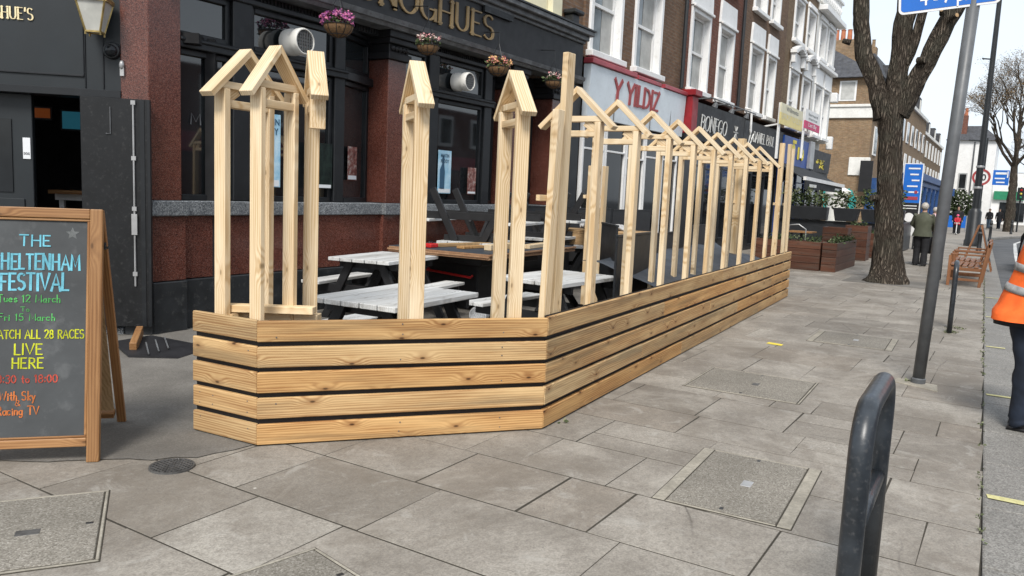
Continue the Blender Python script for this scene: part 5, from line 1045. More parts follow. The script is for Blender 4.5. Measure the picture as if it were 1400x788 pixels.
# ------------------------------------------------------------------ chalkboard A-board
Fp = V((2.403, 4.171, 0)); ub = V((.73, -.68, 0)).normalized(); nbk = V((.68, .73, 0)).normalized(); vb = (nbk * .21 + V((0, 0, 1.37))).normalized(); nf = ub.cross(vb)
t = thing('chalkboard_sign', 'wooden A-frame chalkboard advertising the Cheltenham Festival in coloured chalk', 'chalkboard', Fp)
def Q(u, v, n=0): return Fp + ub * u + vb * v + nf * n
def qbox(mb, u0, u1, v0, v1, n0, n1): return mb.obox(Q((u0 + u1) / 2, (v0 + v1) / 2, (n0 + n1) / 2), ub * (u1 - u0), vb * (v1 - v0), nf * (n1 - n0))
for nm, u0, u1, v0, v1 in (('stile', -.028, .037, 0, 1.4), ('stile', -.64, -.575, 0, 1.4), ('top_rail', -.575, -.028, 1.345, 1.4), ('bottom_rail', -.575, -.028, .088, .136)):
    mb = MB(); qbox(mb, u0, u1, v0, v1, -.03, .012); mb.build(nm, M['oldwood'], t, bev=.005, seg=2)
mb = MB()
for a_ in ((-.575, -.028, 1.33, 1.344), (-.575, -.028, .137, .148), (-.042, -.0285, .149, 1.329), (-.5745, -.561, .149, 1.329)): qbox(mb, *a_, -.02, .004)
mb.build('inner_bead', M['oldwood'], t, bev=.003)
mb = MB(); qbox(mb, -.575, -.028, .137, 1.344, -.022, -.008); brd = mb.build('chalkboard', M['chalkboard'], t)
def lines(mat, *rows):
    for text, u, v, h_, wd, al in rows: mb = MB(); stroke_text(mb, text, Q(u, v, -.0078), ub, vb, h_, wd, .15, .12, 0, .0006, .028, align=al, sp=.16); mb.build('chalk_lettering', M[mat], brd)
lines('ch_blue', ('THE', -.3, 1.19, .058, .15, 'C'), ('CHELTENHAM', -.293, 1.062, .082, .43, 'C'), ('FESTIVAL', -.3, .947, .09, .335, 'C'))
lines('ch_green', ('Tues 12 March', -.325, .882, .04, .305, 'C'), ('To', -.344, .832, .024, .045, 'C'), ('Fri 15 March', -.335, .782, .036, .275, 'C'))
lines('ch_yellow', ('WATCH ALL 28 RACES', -.282, .684, .046, .46, 'C'), ('LIVE', -.326, .597, .056, .138, 'C'), ('HERE', -.328, .522, .055, .155, 'C'))
lines('ch_red', ('13:30 to 18:00', -.335, .443, .042, .31, 'C'))
lines('ch_orange', ('With Sky', -.375, .35, .046, .175, 'C'), ('&', -.372, .318, .03, .025, 'C'), ('Racing TV', -.37, .27, .045, .205, 'C'))
mb = MB(); P = []
for k in range(10): r_ = .036 if k % 2 == 0 else .016; a_ = math.pi / 2 + k * math.pi / 5; P.append(Q(-.118 + r_ * math.cos(a_), 1.262 + r_ * math.sin(a_), -.0072))
mb.prism(P, nf, .0006); mb.build('chalk_star', M['ch_grey'], brd)
rv = (Q(0, 1.385) - (Fp + nbk * .76)); 
for u in (.005, -.61):
    mb = MB(); mb.beam(Fp + nbk * .76 + ub * u, Q(u, 1.385, -.05), .05, .035, up=nbk); mb.build('rear_leg', M['oldwood'], t, bev=.004)
mb = MB(); a_, b_ = Fp + nbk * .70, Q(0, 1.385, -.05); d_ = (b_ - a_)
mb.beam(a_ + d_ * .06 + ub * -.02, a_ + d_ * .06 + ub * -.58, .06, .03, up=d_); mb.build('rear_rail', M['oldwood'], t)
mb = MB(); mb.add([a_ + d_ * .08 - ub * .02, a_ + d_ * .08 - ub * .585, a_ + d_ * .95 - ub * .585, a_ + d_ * .95 - ub * .02], [(0, 1, 2, 3)]); o_ = mb.build('rear_panel', M['deckgrey'], t); o_.modifiers.new('s', 'SOLIDIFY').thickness = .008
mb = MB(); mb.tube([Q(.04, 1.2, -.02), Q(.05, 1.19, -.06), Q(.045, 1.2, -.1)], .006, 6); qbox(mb, .03, .045, 1.18, 1.22, -.05, -.03); mb.build('hinge', M['blacksteel'], t)

# ------------------------------------------------------------------ steel hoops, bollards, sign
def hoop(label, xa, ya, xb, yb, ht, r, bar=True, group='steel bike hoops on the pavement'):
    t = thing('bike_hoop', label, 'bike hoop', ((xa + xb) / 2, (ya + yb) / 2, 0), 0, group); a, b = V((xa, ya, -.02)), V((xb, yb, -.02)); d = (b - a); L_ = d.length; d.normalize(); rr = min(.16, L_ / 2); pts = [a, a + V((0, 0, ht * .5)), a + V((0, 0, ht - rr - .05))]
    for k in range(9): an = math.pi - k * math.pi / 16; pts.append(a + d * (rr + rr * math.cos(an)) + V((0, 0, ht - r - rr + rr * math.sin(an) + .02)))
    for k in range(9): an = math.pi / 2 - k * math.pi / 16; pts.append(b - d * (rr - rr * math.cos(an)) + V((0, 0, ht - r - rr + rr * math.sin(an) + .02)))
    pts += [b + V((0, 0, ht - rr - .05)), b]
    mb = MB(); mb.tube(pts, r, 20); mb.build('hoop', M['hoopsteel'], t, 'all')
    if bar: mb = MB(); mb.tube([a + V((0, 0, ht * .5 + .02)), b + V((0, 0, ht * .5 + .02))], r * .8, 16); mb.build('crossbar', M['hoopsteel'], t, 'all')
    return t
hoop('large blue grey steel bike hoop with a crossbar, closest to the camera', 2.88, .358, 3.62, .376, .935, .04)
hoop('dark steel bike hoop past the sign post, seen edge on', 11.65, .545, 12.2, .571, .93, .031)
hoop('small dark steel bike hoop just left of the wooden benches', 20.2, 1.26, 20.7, 1.29, .95, .035)
def bollard(x, y, ht, label):
    t = thing('bollard', label, 'bollard', (x, y, 0), 0, 'black bollards along the kerb'); mb = MB(); mb.lathe([(.09, 0), (.09, .12), (.07, .15), (.065, ht * .8), (.08, ht * .82), (.08, ht * .86), (.065, ht * .88), (.06, ht * .97), (.03, ht)], (x, y, 0), 14); mb.build('shaft', M['blacksteel'], t, True)
    mb = MB(); mb.lathe([(.066, ht * .7), (.068, ht * .71), (.068, ht * .75), (.066, ht * .76)], (x, y, 0), 14); mb.build('band', M['steelgrey'], t, True)
bollard(34, .95, 1.05, 'nearest black bollard behind the orange A-frame sign'); bollard(36.5, 1.0, 1.05, 'black bollard just right of the lamp post'); bollard(48, .9, 1.1, 'black bollard by the far kerb bend'); bollard(66, .0, 1.0, 'farthest black bollard beyond the far street tree')
t = thing('parking_sign', 'blue loading hours sign with white border on a leaning grey pole', 'road sign', (8.025, .578, 0))
mb = MB(); mb.tube([(8.025, .578, -.02), (8.03, .52, 1.8), (8.034, .455, 3.9)], .052, 18); mb.build('pole', M['steelgrey'], t, 'all')
mb = MB(); mb.lathe([(.062, 0), (.062, .05), (.053, .06)], (8.025, .578, 0), 18); mb.build('pole_collar', M['steelgrey'], t, True)
bl, br = V((7.955, 1.04, 3.273)), V((8.0, .268, 3.331)); xd = (br - bl).normalized(); upv = V((.0, .06, 1)); upv = (upv - xd * upv.dot(xd)).normalized(); nn = xd.cross(upv)
def rrect(w_, h_, r_, o, off):
    P = []
    for cx, cy, a0 in ((w_ - r_, h_ - r_, 0), (r_, h_ - r_, 90), (r_, r_, 180), (w_ - r_, r_, 270)):
        for k in range(7): a_ = R(a0 + 15 * k); P.append(bl + xd * (o + cx + r_ * math.cos(a_)) + upv * (o + cy + r_ * math.sin(a_)) + nn * off)
    return P
mb = MB(); mb.prism(rrect(.775, .62, .045, 0, 0), nn, .012); mb.build('border', M['white'], t)
mb = MB(); mb.prism(rrect(.735, .58, .03, .02, .003), nn, .004); pl = mb.build('face', M['roadblue'], t)
mb = MB(); font_text(mb, '4 - 7 pm', bl + xd * .385 + upv * .058, xd, upv, .125, .43, .0055, .012); mb.build('lettering', M['white'], pl)
mb = MB(); 
for z in (.12, .5): mb.obox(bl + xd * .385 + upv * z - nn * .03, xd * .3, upv * .04, nn * .03)
mb.build('bracket', M['steelgrey'], t)
mb = MB(); mb.prism([(7.78, .40, .012), (8.05, .42, .012), (8.12, .76, .012), (7.95, .78, .012)], (0, 0, 1), .03); mb.build('concrete_footing', M['concrete'], t, bev=.006)

# ------------------------------------------------------------------ trees
def limb(mb, pts, rad, n=14, jag=.06):
    P, Rr = [], []
    for i in range(len(pts) - 1):
        a, b = V(pts[i]), V(pts[i + 1]); m = max(2, int((b - a).length / .22))
        for k in range(m + (i == len(pts) - 2)):
            u = k / m; P.append(a.lerp(b, u) + V((rnd.uniform(-.02, .02), rnd.uniform(-.02, .02), 0))); Rr.append((rad[i] * (1 - u) + rad[i + 1] * u) * rnd.uniform(1 - jag, 1 + jag))
    b0 = len(mb.v); mb.tube(P, Rr, n)
    for i in range(len(P)):
        for k in range(n):
            p = mb.v[b0 + i * n + k]; p += (p - P[i]) * (.09 * math.sin(k * 2.4 + i * .7) + rnd.uniform(-.05, .05))
t = thing('street_tree', 'large bare pollarded tree with thick dark furrowed trunk in the pavement', 'tree', (18.3, 2.1, 0))
mb = MB(); limb(mb, [(18.28, 2.1, -.05), (18.3, 2.11, .15), (18.34, 2.14, .6), (18.45, 2.25, 1.9), (18.5, 2.33, 2.9), (18.52, 2.4, 3.6), (18.53, 2.42, 4.0)], [.43, .35, .28, .235, .225, .27, .22], 22, .03); trunk = mb.build('trunk', M['bark'], t, True)
for pts, rad in (([(18.52, 2.5, 3.4), (18.5, 2.72, 4.1), (18.45, 2.98, 4.7), (18.42, 3.15, 5.6), (18.4, 3.2, 6.6), (18.3, 3.4, 8)], [.2, .18, .165, .15, .13, .08]),
                 ([(18.52, 2.35, 3.6), (18.53, 2.3, 4.6), (18.53, 2.28, 5.8), (18.5, 2.3, 7.2), (18.5, 2.2, 8.5)], [.23, .2, .19, .17, .1]),
                 ([(18.54, 2.25, 3.5), (18.57, 2.0, 4.1), (18.6, 1.72, 4.75), (18.62, 1.52, 5.3), (18.63, 1.36, 5.75)], [.21, .19, .175, .175, .16]),
                 ([(18.5, 2.2, 4.5), (18.5, 2.05, 4.95), (18.45, 1.96, 5.6), (18.4, 1.85, 6.6)], [.1, .09, .09, .06])):
    mb = MB(); limb(mb, pts, rad); mb.build('limb', M['bark'], trunk, True)
for p, a, r_ in (((18.42, 1.45, 5.35), (-.7, -.7, .2), .045), ((18.45, 1.62, 5.45), (-.9, 0, .3), .04), ((18.42, 1.95, 4.55), (-.6, -.8, 0), .06), ((18.3, 2.45, 1.75), (-.8, .6, 0), .06), ((18.5, 3.3, 5.0), (0, 1, .3), .05)):
    mb = MB(); mb.cyl(p, V(p) + V(a).normalized() * .16, r_ * 1.3, 10, r_); mb.build('branch_stub', M['bark'], trunk, True)
    if r_ < .05 and p[1] < 2: mb = MB(); mb.cyl(V(p) + V(a).normalized() * .158, V(p) + V(a).normalized() * .164, r_ * .9, 10); mb.build('cut_end', M['deckgrey'], trunk)
mb = MB(); mb.prism([(17.6, 1.2, .007), (19.1, 1.25, .007), (19.0, 2.9, .007), (17.7, 2.9, .007)], (0, 0, 1), .02); struct(mb.build('tree_pit', M['asphalt']))
def bare_tree(label, x, y, ht, r0, spread, seed, buds=1400, group=None, lean=(0, 0)):
    rr = random.Random(seed); t = thing('street_tree', label, 'tree', (x, y, 0), 0, group); tw = MB(); tr = MB(); tips = []; dep = 6 if buds > 1000 else 5
    limb(tr, [(x, y, -.05), (x + lean[0] * .3, y + lean[1] * .3, ht * .2), (x + lean[0], y + lean[1], ht * .42)], [r0 * 1.25, r0, r0 * .75], 12, .04); trunk = tr.build('trunk', M['bark'], t, True)
    def grow(p, d, l, r, depth):
        q = p + d * l; mid = p + d * l * .5 + V((rr.uniform(-1, 1), rr.uniform(-1, 1), rr.uniform(-.5, .5))) * l * .06; tw.tube([p, mid, q], [r, r * .85, r * .68], 5 if r > .02 else 3, False); tips.append(q)
        if depth == 0: return
        for _ in range(rr.choice((2, 3, 3)) if depth > 1 else 3):
            ax = V((rr.gauss(0, 1), rr.gauss(0, 1), rr.gauss(0, .7))); nd = (d + ax * .42 + V((0, 0, .12))).normalized(); grow(p + d * l * rr.uniform(.55, 1), nd, l * rr.uniform(.62, .85), r * rr.uniform(.5, .66), depth - 1)
    top = V((x + lean[0], y + lean[1], ht * .40))
    for k in range(6):
        a_ = k * 1.05 + rr.uniform(-.3, .3); grow(top - V((0, 0, rr.uniform(0, ht * .05))), V((math.cos(a_) * spread, math.sin(a_) * spread, 1)).normalized(), ht * .2, r0 * .42, dep)
    grow(top, V((0, 0, 1)), ht * .24, r0 * .6, dep)
    tw.build('branches', M['twig'], t); bd = MB()
    for _ in range(buds): bd.leaves(rr.choice(tips), .25, 3, .09)
    if buds: bd.build('buds', M['bud'], t)
bare_tree('leafless street tree with brownish buds at the right edge, by the kerb bend', 73, .2, 13.5, .3, .72, 3, 4500, 'far street trees', (.2, .1))
bare_tree('smaller bare tree behind the budding street tree on the right', 100, -3.0, 12, .3, .7, 8, 700, 'far street trees')
bare_tree('bare tree across the road whose thin twigs reach in at the top right corner', 34, -7.0, 15, .3, 1.0, 21, 0, 'far street trees')

# ------------------------------------------------------------------ planters, benches, far street furniture
def plank_box(name, label, x0, y0, x1, y1, z0, z1, mat, n, group, cat='planter', plants=None):
    t = thing(name, label, cat, ((x0 + x1) / 2, (y0 + y1) / 2, z0), 0, group); hh = (z1 - z0) / n
    for k in range(n):
        mb = MB(); a, b = z0 + k * hh + .004, z0 + (k + 1) * hh - .004
        mb.obox((x0 + .015, (y0 + y1) / 2, (a + b) / 2), (.03, 0, 0), (0, y1 - y0, 0), (0, 0, b - a)); mb.obox((x1 - .015, (y0 + y1) / 2, (a + b) / 2), (.03, 0, 0), (0, y1 - y0, 0), (0, 0, b - a))
        mb.obox(((x0 + x1) / 2, y0 + .015, (a + b) / 2), (x1 - x0 - .062, 0, 0), (0, .03, 0), (0, 0, b - a)); mb.obox(((x0 + x1) / 2, y1 - .015, (a + b) / 2), (x1 - x0 - .062, 0, 0), (0, .03, 0), (0, 0, b - a)); mb.build('board_course', M[mat], t, bev=.004)
    mb = MB(); mb.box(x0 + .035, y0 + .035, z0, x1 - .035, y1 - .035, z1 - .06); mb.build('soil', M['joint'], t)
    if plants:
        mb = MB()
        for _ in range(plants): mb.leaves((rnd.uniform(x0 + .08, x1 - .08), rnd.uniform(y0 + .06, y1 - .06), z1 + rnd.uniform(-.03, .08)), .1, 16, .07)
        mb.build('plants', M['leaf'], t); mb = MB()
        for _ in range(plants // 3): mb.leaves((rnd.uniform(x0 + .08, x1 - .08), rnd.uniform(y0 + .06, y1 - .06), z1 + rnd.uniform(.02, .12)), .05, 4, .05)
        mb.build('blossom', M['leafpale'], t)
    return t
PG = 'wooden planters on the pavement'
plank_box('wooden_planter', 'long red stained plank planter against the far end of the fence', 19.65, 3.74, 20.25, 5.3, 0, .68, 'redwood', 4, PG, plants=24)
plank_box('wooden_planter', 'red stained plank planter running along the street, corner nearest the tree', 19.66, 3.38, 22.4, 3.70, 0, .68, 'redwood', 4, PG, plants=30)
plank_box('wooden_planter', 'tall weathered plank planter with grey top boards behind the red ones', 23.2, 3.75, 23.8, 4.4, 0, .95, 'redwood', 5, PG, plants=0)
plank_box('wooden_planter', 'tall red brown plank planter standing left of the tree trunk', 24.6, 3.45, 25.3, 4.05, 0, 1.0, 'redwood', 5, PG, plants=8)
plank_box('wooden_planter', 'small weathered planter half hidden by the tree trunk', 26.2, 3.2, 26.9, 3.65, 0, .75, 'redwood', 4, PG, plants=10)
t = thing('cafe_screen', 'low black timber screen enclosing the cafe seating', 'screen', (28, 5, 0))
mb = MB(); mb.box(28.0, 3.2, .03, 28.08, 6.9, .98); mb.box(28.09, 3.2, .03, 33.5, 3.28, .98); mb.build('panel', M['blackpanel'], t)
mb = MB(); mb.box(27.97, 3.17, .98, 28.13, 6.93, 1.02); mb.box(28.131, 3.17, .98, 33.5, 3.33, 1.02); mb.build('cap_rail', M['blacksteel'], t)
def bucket(x, y, wy, label, tr=True):
    t = thing('black_planter', label, 'planter', (x, y, 1.03), 0, 'black planters with shrubs on the cafe screen'); z0, z1 = 1.03, 1.46; k = .8 if tr else .98; mb = MB()
    mb.add([(x - .17, y - wy * k, z0), (x + .17, y - wy * k, z0), (x + .17, y + wy * k, z0), (x - .17, y + wy * k, z0), (x - .22, y - wy, z1), (x + .22, y - wy, z1), (x + .22, y + wy, z1), (x - .22, y + wy, z1)], [(3, 2, 1, 0), (0, 1, 5, 4), (1, 2, 6, 5), (2, 3, 7, 6), (3, 0, 4, 7), (4, 5, 6, 7)]); mb.build('tub', M['blackpanel'], t, bev=.015)
    mb = MB(); n_ = int(wy * 26)
    for _ in range(n_): mb.leaves((x + rnd.uniform(-.2, .2), y + rnd.uniform(-wy, wy), z1 + rnd.uniform(.0, .55)), .17, 34, .11)
    mb.build('shrub', M['leaf'], t); mb = MB()
    for _ in range(n_): mb.leaves((x + rnd.uniform(-.22, .2), y + rnd.uniform(-wy, wy), z1 + rnd.uniform(.1, .6)), .1, 9, .1)
    mb.build('pale_leaves', M['leafpale'], t)
bucket(28.04, 5.95, .75, 'long black trough of dark leafy shrubs, leftmost on the cafe screen', False)
bucket(28.04, 4.62, .4, 'black tapered tub with a leafy shrub in the middle of the cafe screen')
bucket(28.04, 3.85, .33, 'black tapered tub with a shrub right of the middle one on the cafe screen')
bucket(29.5, 3.24, .2, 'last black tub with pale leaves beside the tree trunk')
t = thing('cafe_chair', 'dark cafe chair with a bent metal hoop back behind the red planter', 'chair', (23, 5.0, 0))
mb = MB(); mb.tube([(23, 4.8, .5), (23, 4.8, .85), (23, 5.0, .98), (23, 5.25, .95), (23, 5.3, .5)], .018, 8); mb.build('back_hoop', M['galv'], t, True)
mb = MB(); mb.box(22.7, 4.75, .45, 23.15, 5.3, .5); mb.build('seat', M['oldwood'], t)
for x in (22.75, 23.1):
    for y in (4.8, 5.25): mb = MB(); mb.tube([(x, y, 0), (x, y, .45)], .015, 6); mb.build('leg', M['blacksteel'], t)
t = thing('cafe_table', 'small brown cafe table behind the red planters', 'table', (24.2, 5.2, 0))
mb = MB(); mb.box(23.8, 4.8, .72, 24.5, 5.5, .76); mb.build('tabletop', M['oldwood'], t); mb = MB(); mb.tube([(24.15, 5.15, 0), (24.15, 5.15, .72)], .04, 8); mb.lathe([(.25, 0), (.22, .03), (.04, .05)], (24.15, 5.15, 0), 14); mb.build('pedestal', M['blacksteel'], t)
t = thing('white_gate_pier', 'stubby white rendered gate pier behind the shrubs', 'pier', (44, 7.6, 0)); mb = MB(); mb.lathe([(.5, 0), (.5, 2.0), (.62, 2.05), (.62, 2.25), (.5, 2.3)], (44, 7.75, 0), 20); mb.build('shaft', M['whiteold'], t, True)
mb = MB(); mb.lathe([(.5, 2.3), (.3, 2.42), (.05, 2.45)], (44, 7.75, 0), 20); mb.build('cap', M['whiteold'], t, True)

def bench(label, loc):
    t = thing('park_bench', label, 'bench', loc, 0, 'orange brown slatted benches'); Mx = mw(t)
    def part(nm, f): mb = MB(); f(mb); mb.v = [Mx @ p for p in mb.v]; return mb.build(nm, M['teak'], t, bev=.005)
    L_ = 1.5
    def seat(m):
        for k in range(5): m.obox((0, .25 - k * .11, .44 - k * .008), (L_, 0, 0), (0, .085, 0), (0, 0, .025))
    def back(m):
        for k in range(9): m.obox((-.64 + k * .16, -.3 - .0, .66), (.06, 0, 0), (0, .02, 0), (0, -.14, .36))
        m.beam((-L_ / 2, -.38, .87), (L_ / 2, -.38, .87), .04, .08); m.beam((-L_ / 2 + .06, -.25, .5), (L_ / 2 - .06, -.25, .5), .04, .06)
    part('seat', seat); part('backrest', back)
    for x in (-L_ / 2 + .03, L_ / 2 - .03):
        part('leg', lambda m: m.obox((x, .3, .32), (.06, 0, 0), (0, .06, 0), (0, 0, .64))); part('leg', lambda m: m.beam((x, -.27, 0), (x, -.39, .9), .06, .06, up=(0, 1, 0)))
        part('armrest', lambda m: m.obox((x, -.02, .66), (.07, 0, 0), (0, .64, 0), (0, 0, .035))); part('side_rail', lambda m: (m.obox((x, .0, .36), (.045, 0, 0), (0, .55, 0), (0, 0, .07)), m.obox((x, .0, .14), (.045, 0, 0), (0, .55, 0), (0, 0, .05))))
    part('front_rail', lambda m: m.obox((0, .29, .38), (L_ - .1, 0, 0), (0, .03, 0), (0, 0, .07)))
    return t
b1 = bench('orange brown slatted bench nearest the camera, facing the shops', (19.75, .72, 0)); dup(b1, (21.6, .76, 0), 0, 'second slatted bench, directly behind the first by the kerb')
def aboard(name, label, x, y, ht, wd, spread, mat, fmat, along='y'):
    t = thing(name, label, 'A-frame sign', (x, y, 0))
    for s_ in (-1, 1):
        for e in (-1, 1): mb = MB(); mb.beam((x + e * wd / 2, y + s_ * spread, 0), (x + e * wd / 2, y + s_ * .03, ht), .05, .035, up=(0, 1, 0)); mb.build('leg', M[fmat], t)
        mb = MB(); mb.obox((x, y + s_ * (spread * .48 + .02), ht * .56), (wd - .06, 0, 0), V((0, s_ * (spread - .03), -ht)).normalized() * ht * .72, (0, .015, .003)); mb.build('panel', M[mat], t)
        mb = MB(); mb.beam((x - wd / 2, y + s_ * (spread * .9), ht * .1), (x + wd / 2, y + s_ * (spread * .9), ht * .1), .03, .04); mb.build('rail', M[fmat], t)
aboard('folding_sign', 'orange wooden A-frame sign standing behind the benches, seen from its side', 24.6, .7, 1.2, .6, .36, 'chalkboard', 'teak')
def lamp(label, x, y, ht, r, base):
    t = thing('street_lamp', label, 'lamp post', (x, y, 0)); mb = MB(); mb.lathe([(r * 2.6, 0), (r * 2.6, .25), (r * 2.3, .3), (r * 2.2, base), (r * 1.4, base + .15)], (x, y, 0), 16); mb.build('base', M['blacksteel'], t, True)
    mb = MB(); mb.tube([(x, y, base), (x, y, ht * .5), (x, y, ht)], [r * 1.25, r, r * .75], 14); mb.build('pole', M['blacksteel'], t, True)
    mb = MB(); mb.lathe([(r * 1.3, 0), (r * 1.45, .04), (r * 1.3, .1)], (x, y, 3.4), 14); mb.lathe([(r * 1.3, 0), (r * 1.45, .04), (r * 1.3, .1)], (x, y, 2.5), 14); mb.build('clamp_band', M['galv'], t, True)
    mb = MB(); mb.tube([(x, y, ht - .1), (x, y - .5, ht + .4), (x, y - 1.6, ht + .5)], .05, 8); mb.build('arm', M['blacksteel'], t, True); mb = MB(); mb.sphere((x, y - 1.9, ht + .5), .35, 12, (.5, 1, .3)); mb.build('lamp_head', M['steelgrey'], t, True)
    mb = MB(); mb.tube([(x, y, 4.55), (x, y + .55, 4.6)], .03, 6); mb.tube([(x, y, 8.0 if ht > 9 else 5), (x, y + .4, 8.05 if ht > 9 else 5.05)], .03, 6); mb.build('bracket', M['blacksteel'], t); return t
lamp('tall black street lamp post with a thick cast base behind the benches', 40.4, 1.42, 11.5, .12, 1.5)
t = thing('speed_limit_post', 'thin black post with a red ringed 20 roundel and a blue direction sign', 'road sign', (44.6, 1.42, 0))
mb = MB(); mb.tube([(44.6, 1.42, 0), (44.6, 1.42, 5.0)], .07, 10); mb.build('pole', M['blacksteel'], t, True)
mb = MB(); mb.lathe([(0, 0), (.38, .001), (.38, .02), (0, .021)], (44.48, 1.47, 3.15), 26, (-1, 0, 0)); rd = mb.build('roundel', M['white'], t)
mb = MB(); mb.lathe([(.29, .0), (.39, .0), (.39, .01), (.29, .01), (.29, 0)], (44.456, 1.47, 3.15), 26, (-1, 0, 0), False); mb.build('red_ring', M['letterred'], rd)
mb = MB(); font_text(mb, '20', (44.45, 1.47, 3.0), (0, -1, 0), (0, 0, 1), .3, .4, .003, .02); mb.build('lettering', M['signblack'], rd)
mb = MB(); mb.box(44.42, .34, 2.8, 44.46, 1.0, 3.5); pl = mb.build('direction_panel', M['roadblue'], t)
mb = MB(); mb.box(44.41, .45, 3.3, 44.418, .9, 3.4); mb.box(44.41, .5, 3.08, 44.418, .92, 3.14); mb.box(44.41, .5, 2.9, 44.418, .85, 2.96); mb.box(44.41, .38, 3.15, 44.418, .43, 3.45); mb.build('white_markings', M['white'], pl)
t = thing('advertising_totem', 'tall blue and black information totem beside the walker in olive', 'totem', (33.7, 3.33, 0))
mb = MB(); mb.box(33.6, 3.0, .5, 33.75, 3.66, 3.22); tb = mb.build('cabinet', M['white'], t)
mb = MB(); mb.box(33.585, 3.03, 1.75, 33.599, 3.63, 3.19); mb.build('blue_panel', M['roadblue'], tb); mb = MB(); mb.box(33.585, 3.03, .9, 33.599, 3.63, 1.74); mb.build('black_panel', M['signblack'], tb)
mb = MB(); mb.box(33.585, 3.08, .52, 33.599, 3.58, .88); mb.build('white_panel', M['white'], tb)
mb = MB()
for k, z in enumerate((3.0, 2.78, 2.56, 2.34, 2.12)): mb.box(33.575, 3.1 + .04 * (k % 2), z, 33.584, 3.5 - .07 * (k % 3), z + .055)
for z in (1.62, 1.52): mb.box(33.575, 3.1, z, 33.584, 3.56, z + .03)
mb.lathe([(0, 0), (.17, .001), (.17, .006), (0, .007)], (33.584, 3.33, 1.2), 20, (-1, 0, 0)); mb.build('white_markings', M['white'], tb)
mb = MB(); mb.box(33.574, 3.1, 1.86, 33.584, 3.56, 1.98); mb.lathe([(0, 0), (.06, .001), (.06, .01), (0, .011)], (33.584, 3.18, 2.15), 14, (-1, 0, 0)); mb.box(33.574, 3.12, .92, 33.584, 3.54, .98); mb.build('red_markings', M['signred'], tb)
for y in (3.08, 3.55): mb = MB(); mb.box(33.62, y, 0, 33.7, y + .05, .52); mb.build('leg', M['blacksteel'], t)
t = thing('blue_barrier', 'low bright blue fabric barrier around far pavement seating', 'barrier', (66, 4.4, 0))
mb = MB(); mb.box(66, 2.8, .25, 66.05, 5.3, 1.1); mb.build('screen', M['roadblue'], t); 
for y in (2.8, 4.05, 5.3): mb = MB(); mb.tube([(66.02, y, 0), (66.02, y, 1.15)], .04, 8); mb.build('post', M['galv'], t)
t = thing('evergreen_bush', 'dark evergreen bush in front of the white rendered building', 'bush', (84, 4, 0)); mb = MB()
for _ in range(60): mb.leaves((84 + rnd.uniform(-1, 1), rnd.uniform(3.0, 5.8), rnd.uniform(.6, 3.1)), .5, 26, .3)
mb.build('foliage', M['leaf'], t); mb = MB(); mb.tube([(84, 4.4, 0), (84, 4.4, 2)], .12, 8); mb.build('stem', M['bark'], t)
t = thing('traffic_light', 'black traffic light on a pole far down the road', 'traffic light', (74, -1.5, 0)); mb = MB(); mb.tube([(74, -.35, 0), (74, -.35, 3.5)], .06, 8); mb.build('pole', M['blacksteel'], t); mb = MB(); mb.box(73.8, -.6, 2.5, 74, -.1, 3.45); h_ = mb.build('signal_head', M['blacksteel'], t, bev=.03)
for k, mt in enumerate(('taillight', 'muralyellow', 'green')):
    mb = MB(); mb.sphere((73.8, -.35, 3.25 - k * .28), .09, 10); mb.build('lens', M[mt], h_)

# ------------------------------------------------------------------ cars
def car(label, x, y, rz, mat):
    t = thing('parked_car', label, 'car', (x, y, -.14), rz); Mx = mw(t)
    def part(nm, m_, f, p=None, sm=False, bev=0): mb = MB(); f(mb); mb.v = [Mx @ q for q in mb.v]; return mb.build(nm, M[m_], p or t, sm, bev, 2)
    prof = [(-2.1, .3), (-2.15, .55), (-2.1, .85), (-1.95, .95), (-1.75, 1.0), (-1.35, 1.4), (-.9, 1.5), (.2, 1.5), (.6, 1.4), (1.15, 1.0), (1.9, .88), (2.1, .7), (2.12, .4), (2.05, .28)]
    def body(m):
        n = len(prof); vs = []
        for yy, kz in ((-.88, 1), (-.6, 1.0), (.6, 1.0), (.88, 1)):
            for px, pz in prof: vs.append((px, yy * (1 if pz < 1.02 else .8), pz if abs(yy) < .7 or pz < 1.02 else pz - .02))
        fs = [(j * n + i, j * n + (i + 1) % n, (j + 1) * n + (i + 1) % n, (j + 1) * n + i) for j in range(3) for i in range(n)] + [tuple(range(n))[::-1], tuple(3 * n + i for i in range(n))]; m.add(vs, fs)
    b = part('body', mat, body, bev=.04)
    part('rear_window', 'glass', lambda m: m.add([(-1.76, -.62, 1.05), (-1.76, .62, 1.05), (-1.42, .55, 1.38), (-1.42, -.55, 1.38)], [(3, 2, 1, 0)]))
    for s_ in (-1, 1): part('side_window', 'glass', lambda m: m.prism([(-1.3, s_ * .80, 1.04), (.95, s_ * .80, 1.04), (.45, s_ * .725, 1.4), (-.95, s_ * .725, 1.42)][::s_ * -1], (0, s_, .2), .02))
    for s_ in (-1, 1):
        part('tail_light', 'taillight', lambda m: m.box(-2.17, s_ * .78 - .1, .72, -2.05, s_ * .78 + .1, .9), b)
        for xx in (-1.3, 1.3):
            w_ = part('wheel', 'tyre', lambda m: m.lathe([(.2, 0), (.3, .0), (.32, .03), (.32, .17), (.3, .2), (.2, .2)], (xx, s_ * .72, .32), 20, (0, s_, 0)), None, True); part('rim', 'galv', lambda m: m.lathe([(0, .17), (.19, .17), (.2, .185), (0, .19)], (xx, s_ * .72, .32), 16, (0, s_, 0)), w_)
    part('bumper', 'blacksteel', lambda m: m.box(-2.2, -.8, .35, -2.1, .8, .55)); part('number_plate', 'yellow', lambda m: m.box(-2.21, -.26, .62, -2.15, .26, .73))
    return t
car('black car parked at the kerb beyond the orange jacket, cut by the right edge', 28.6, -1.2, R(1), 'carblack')
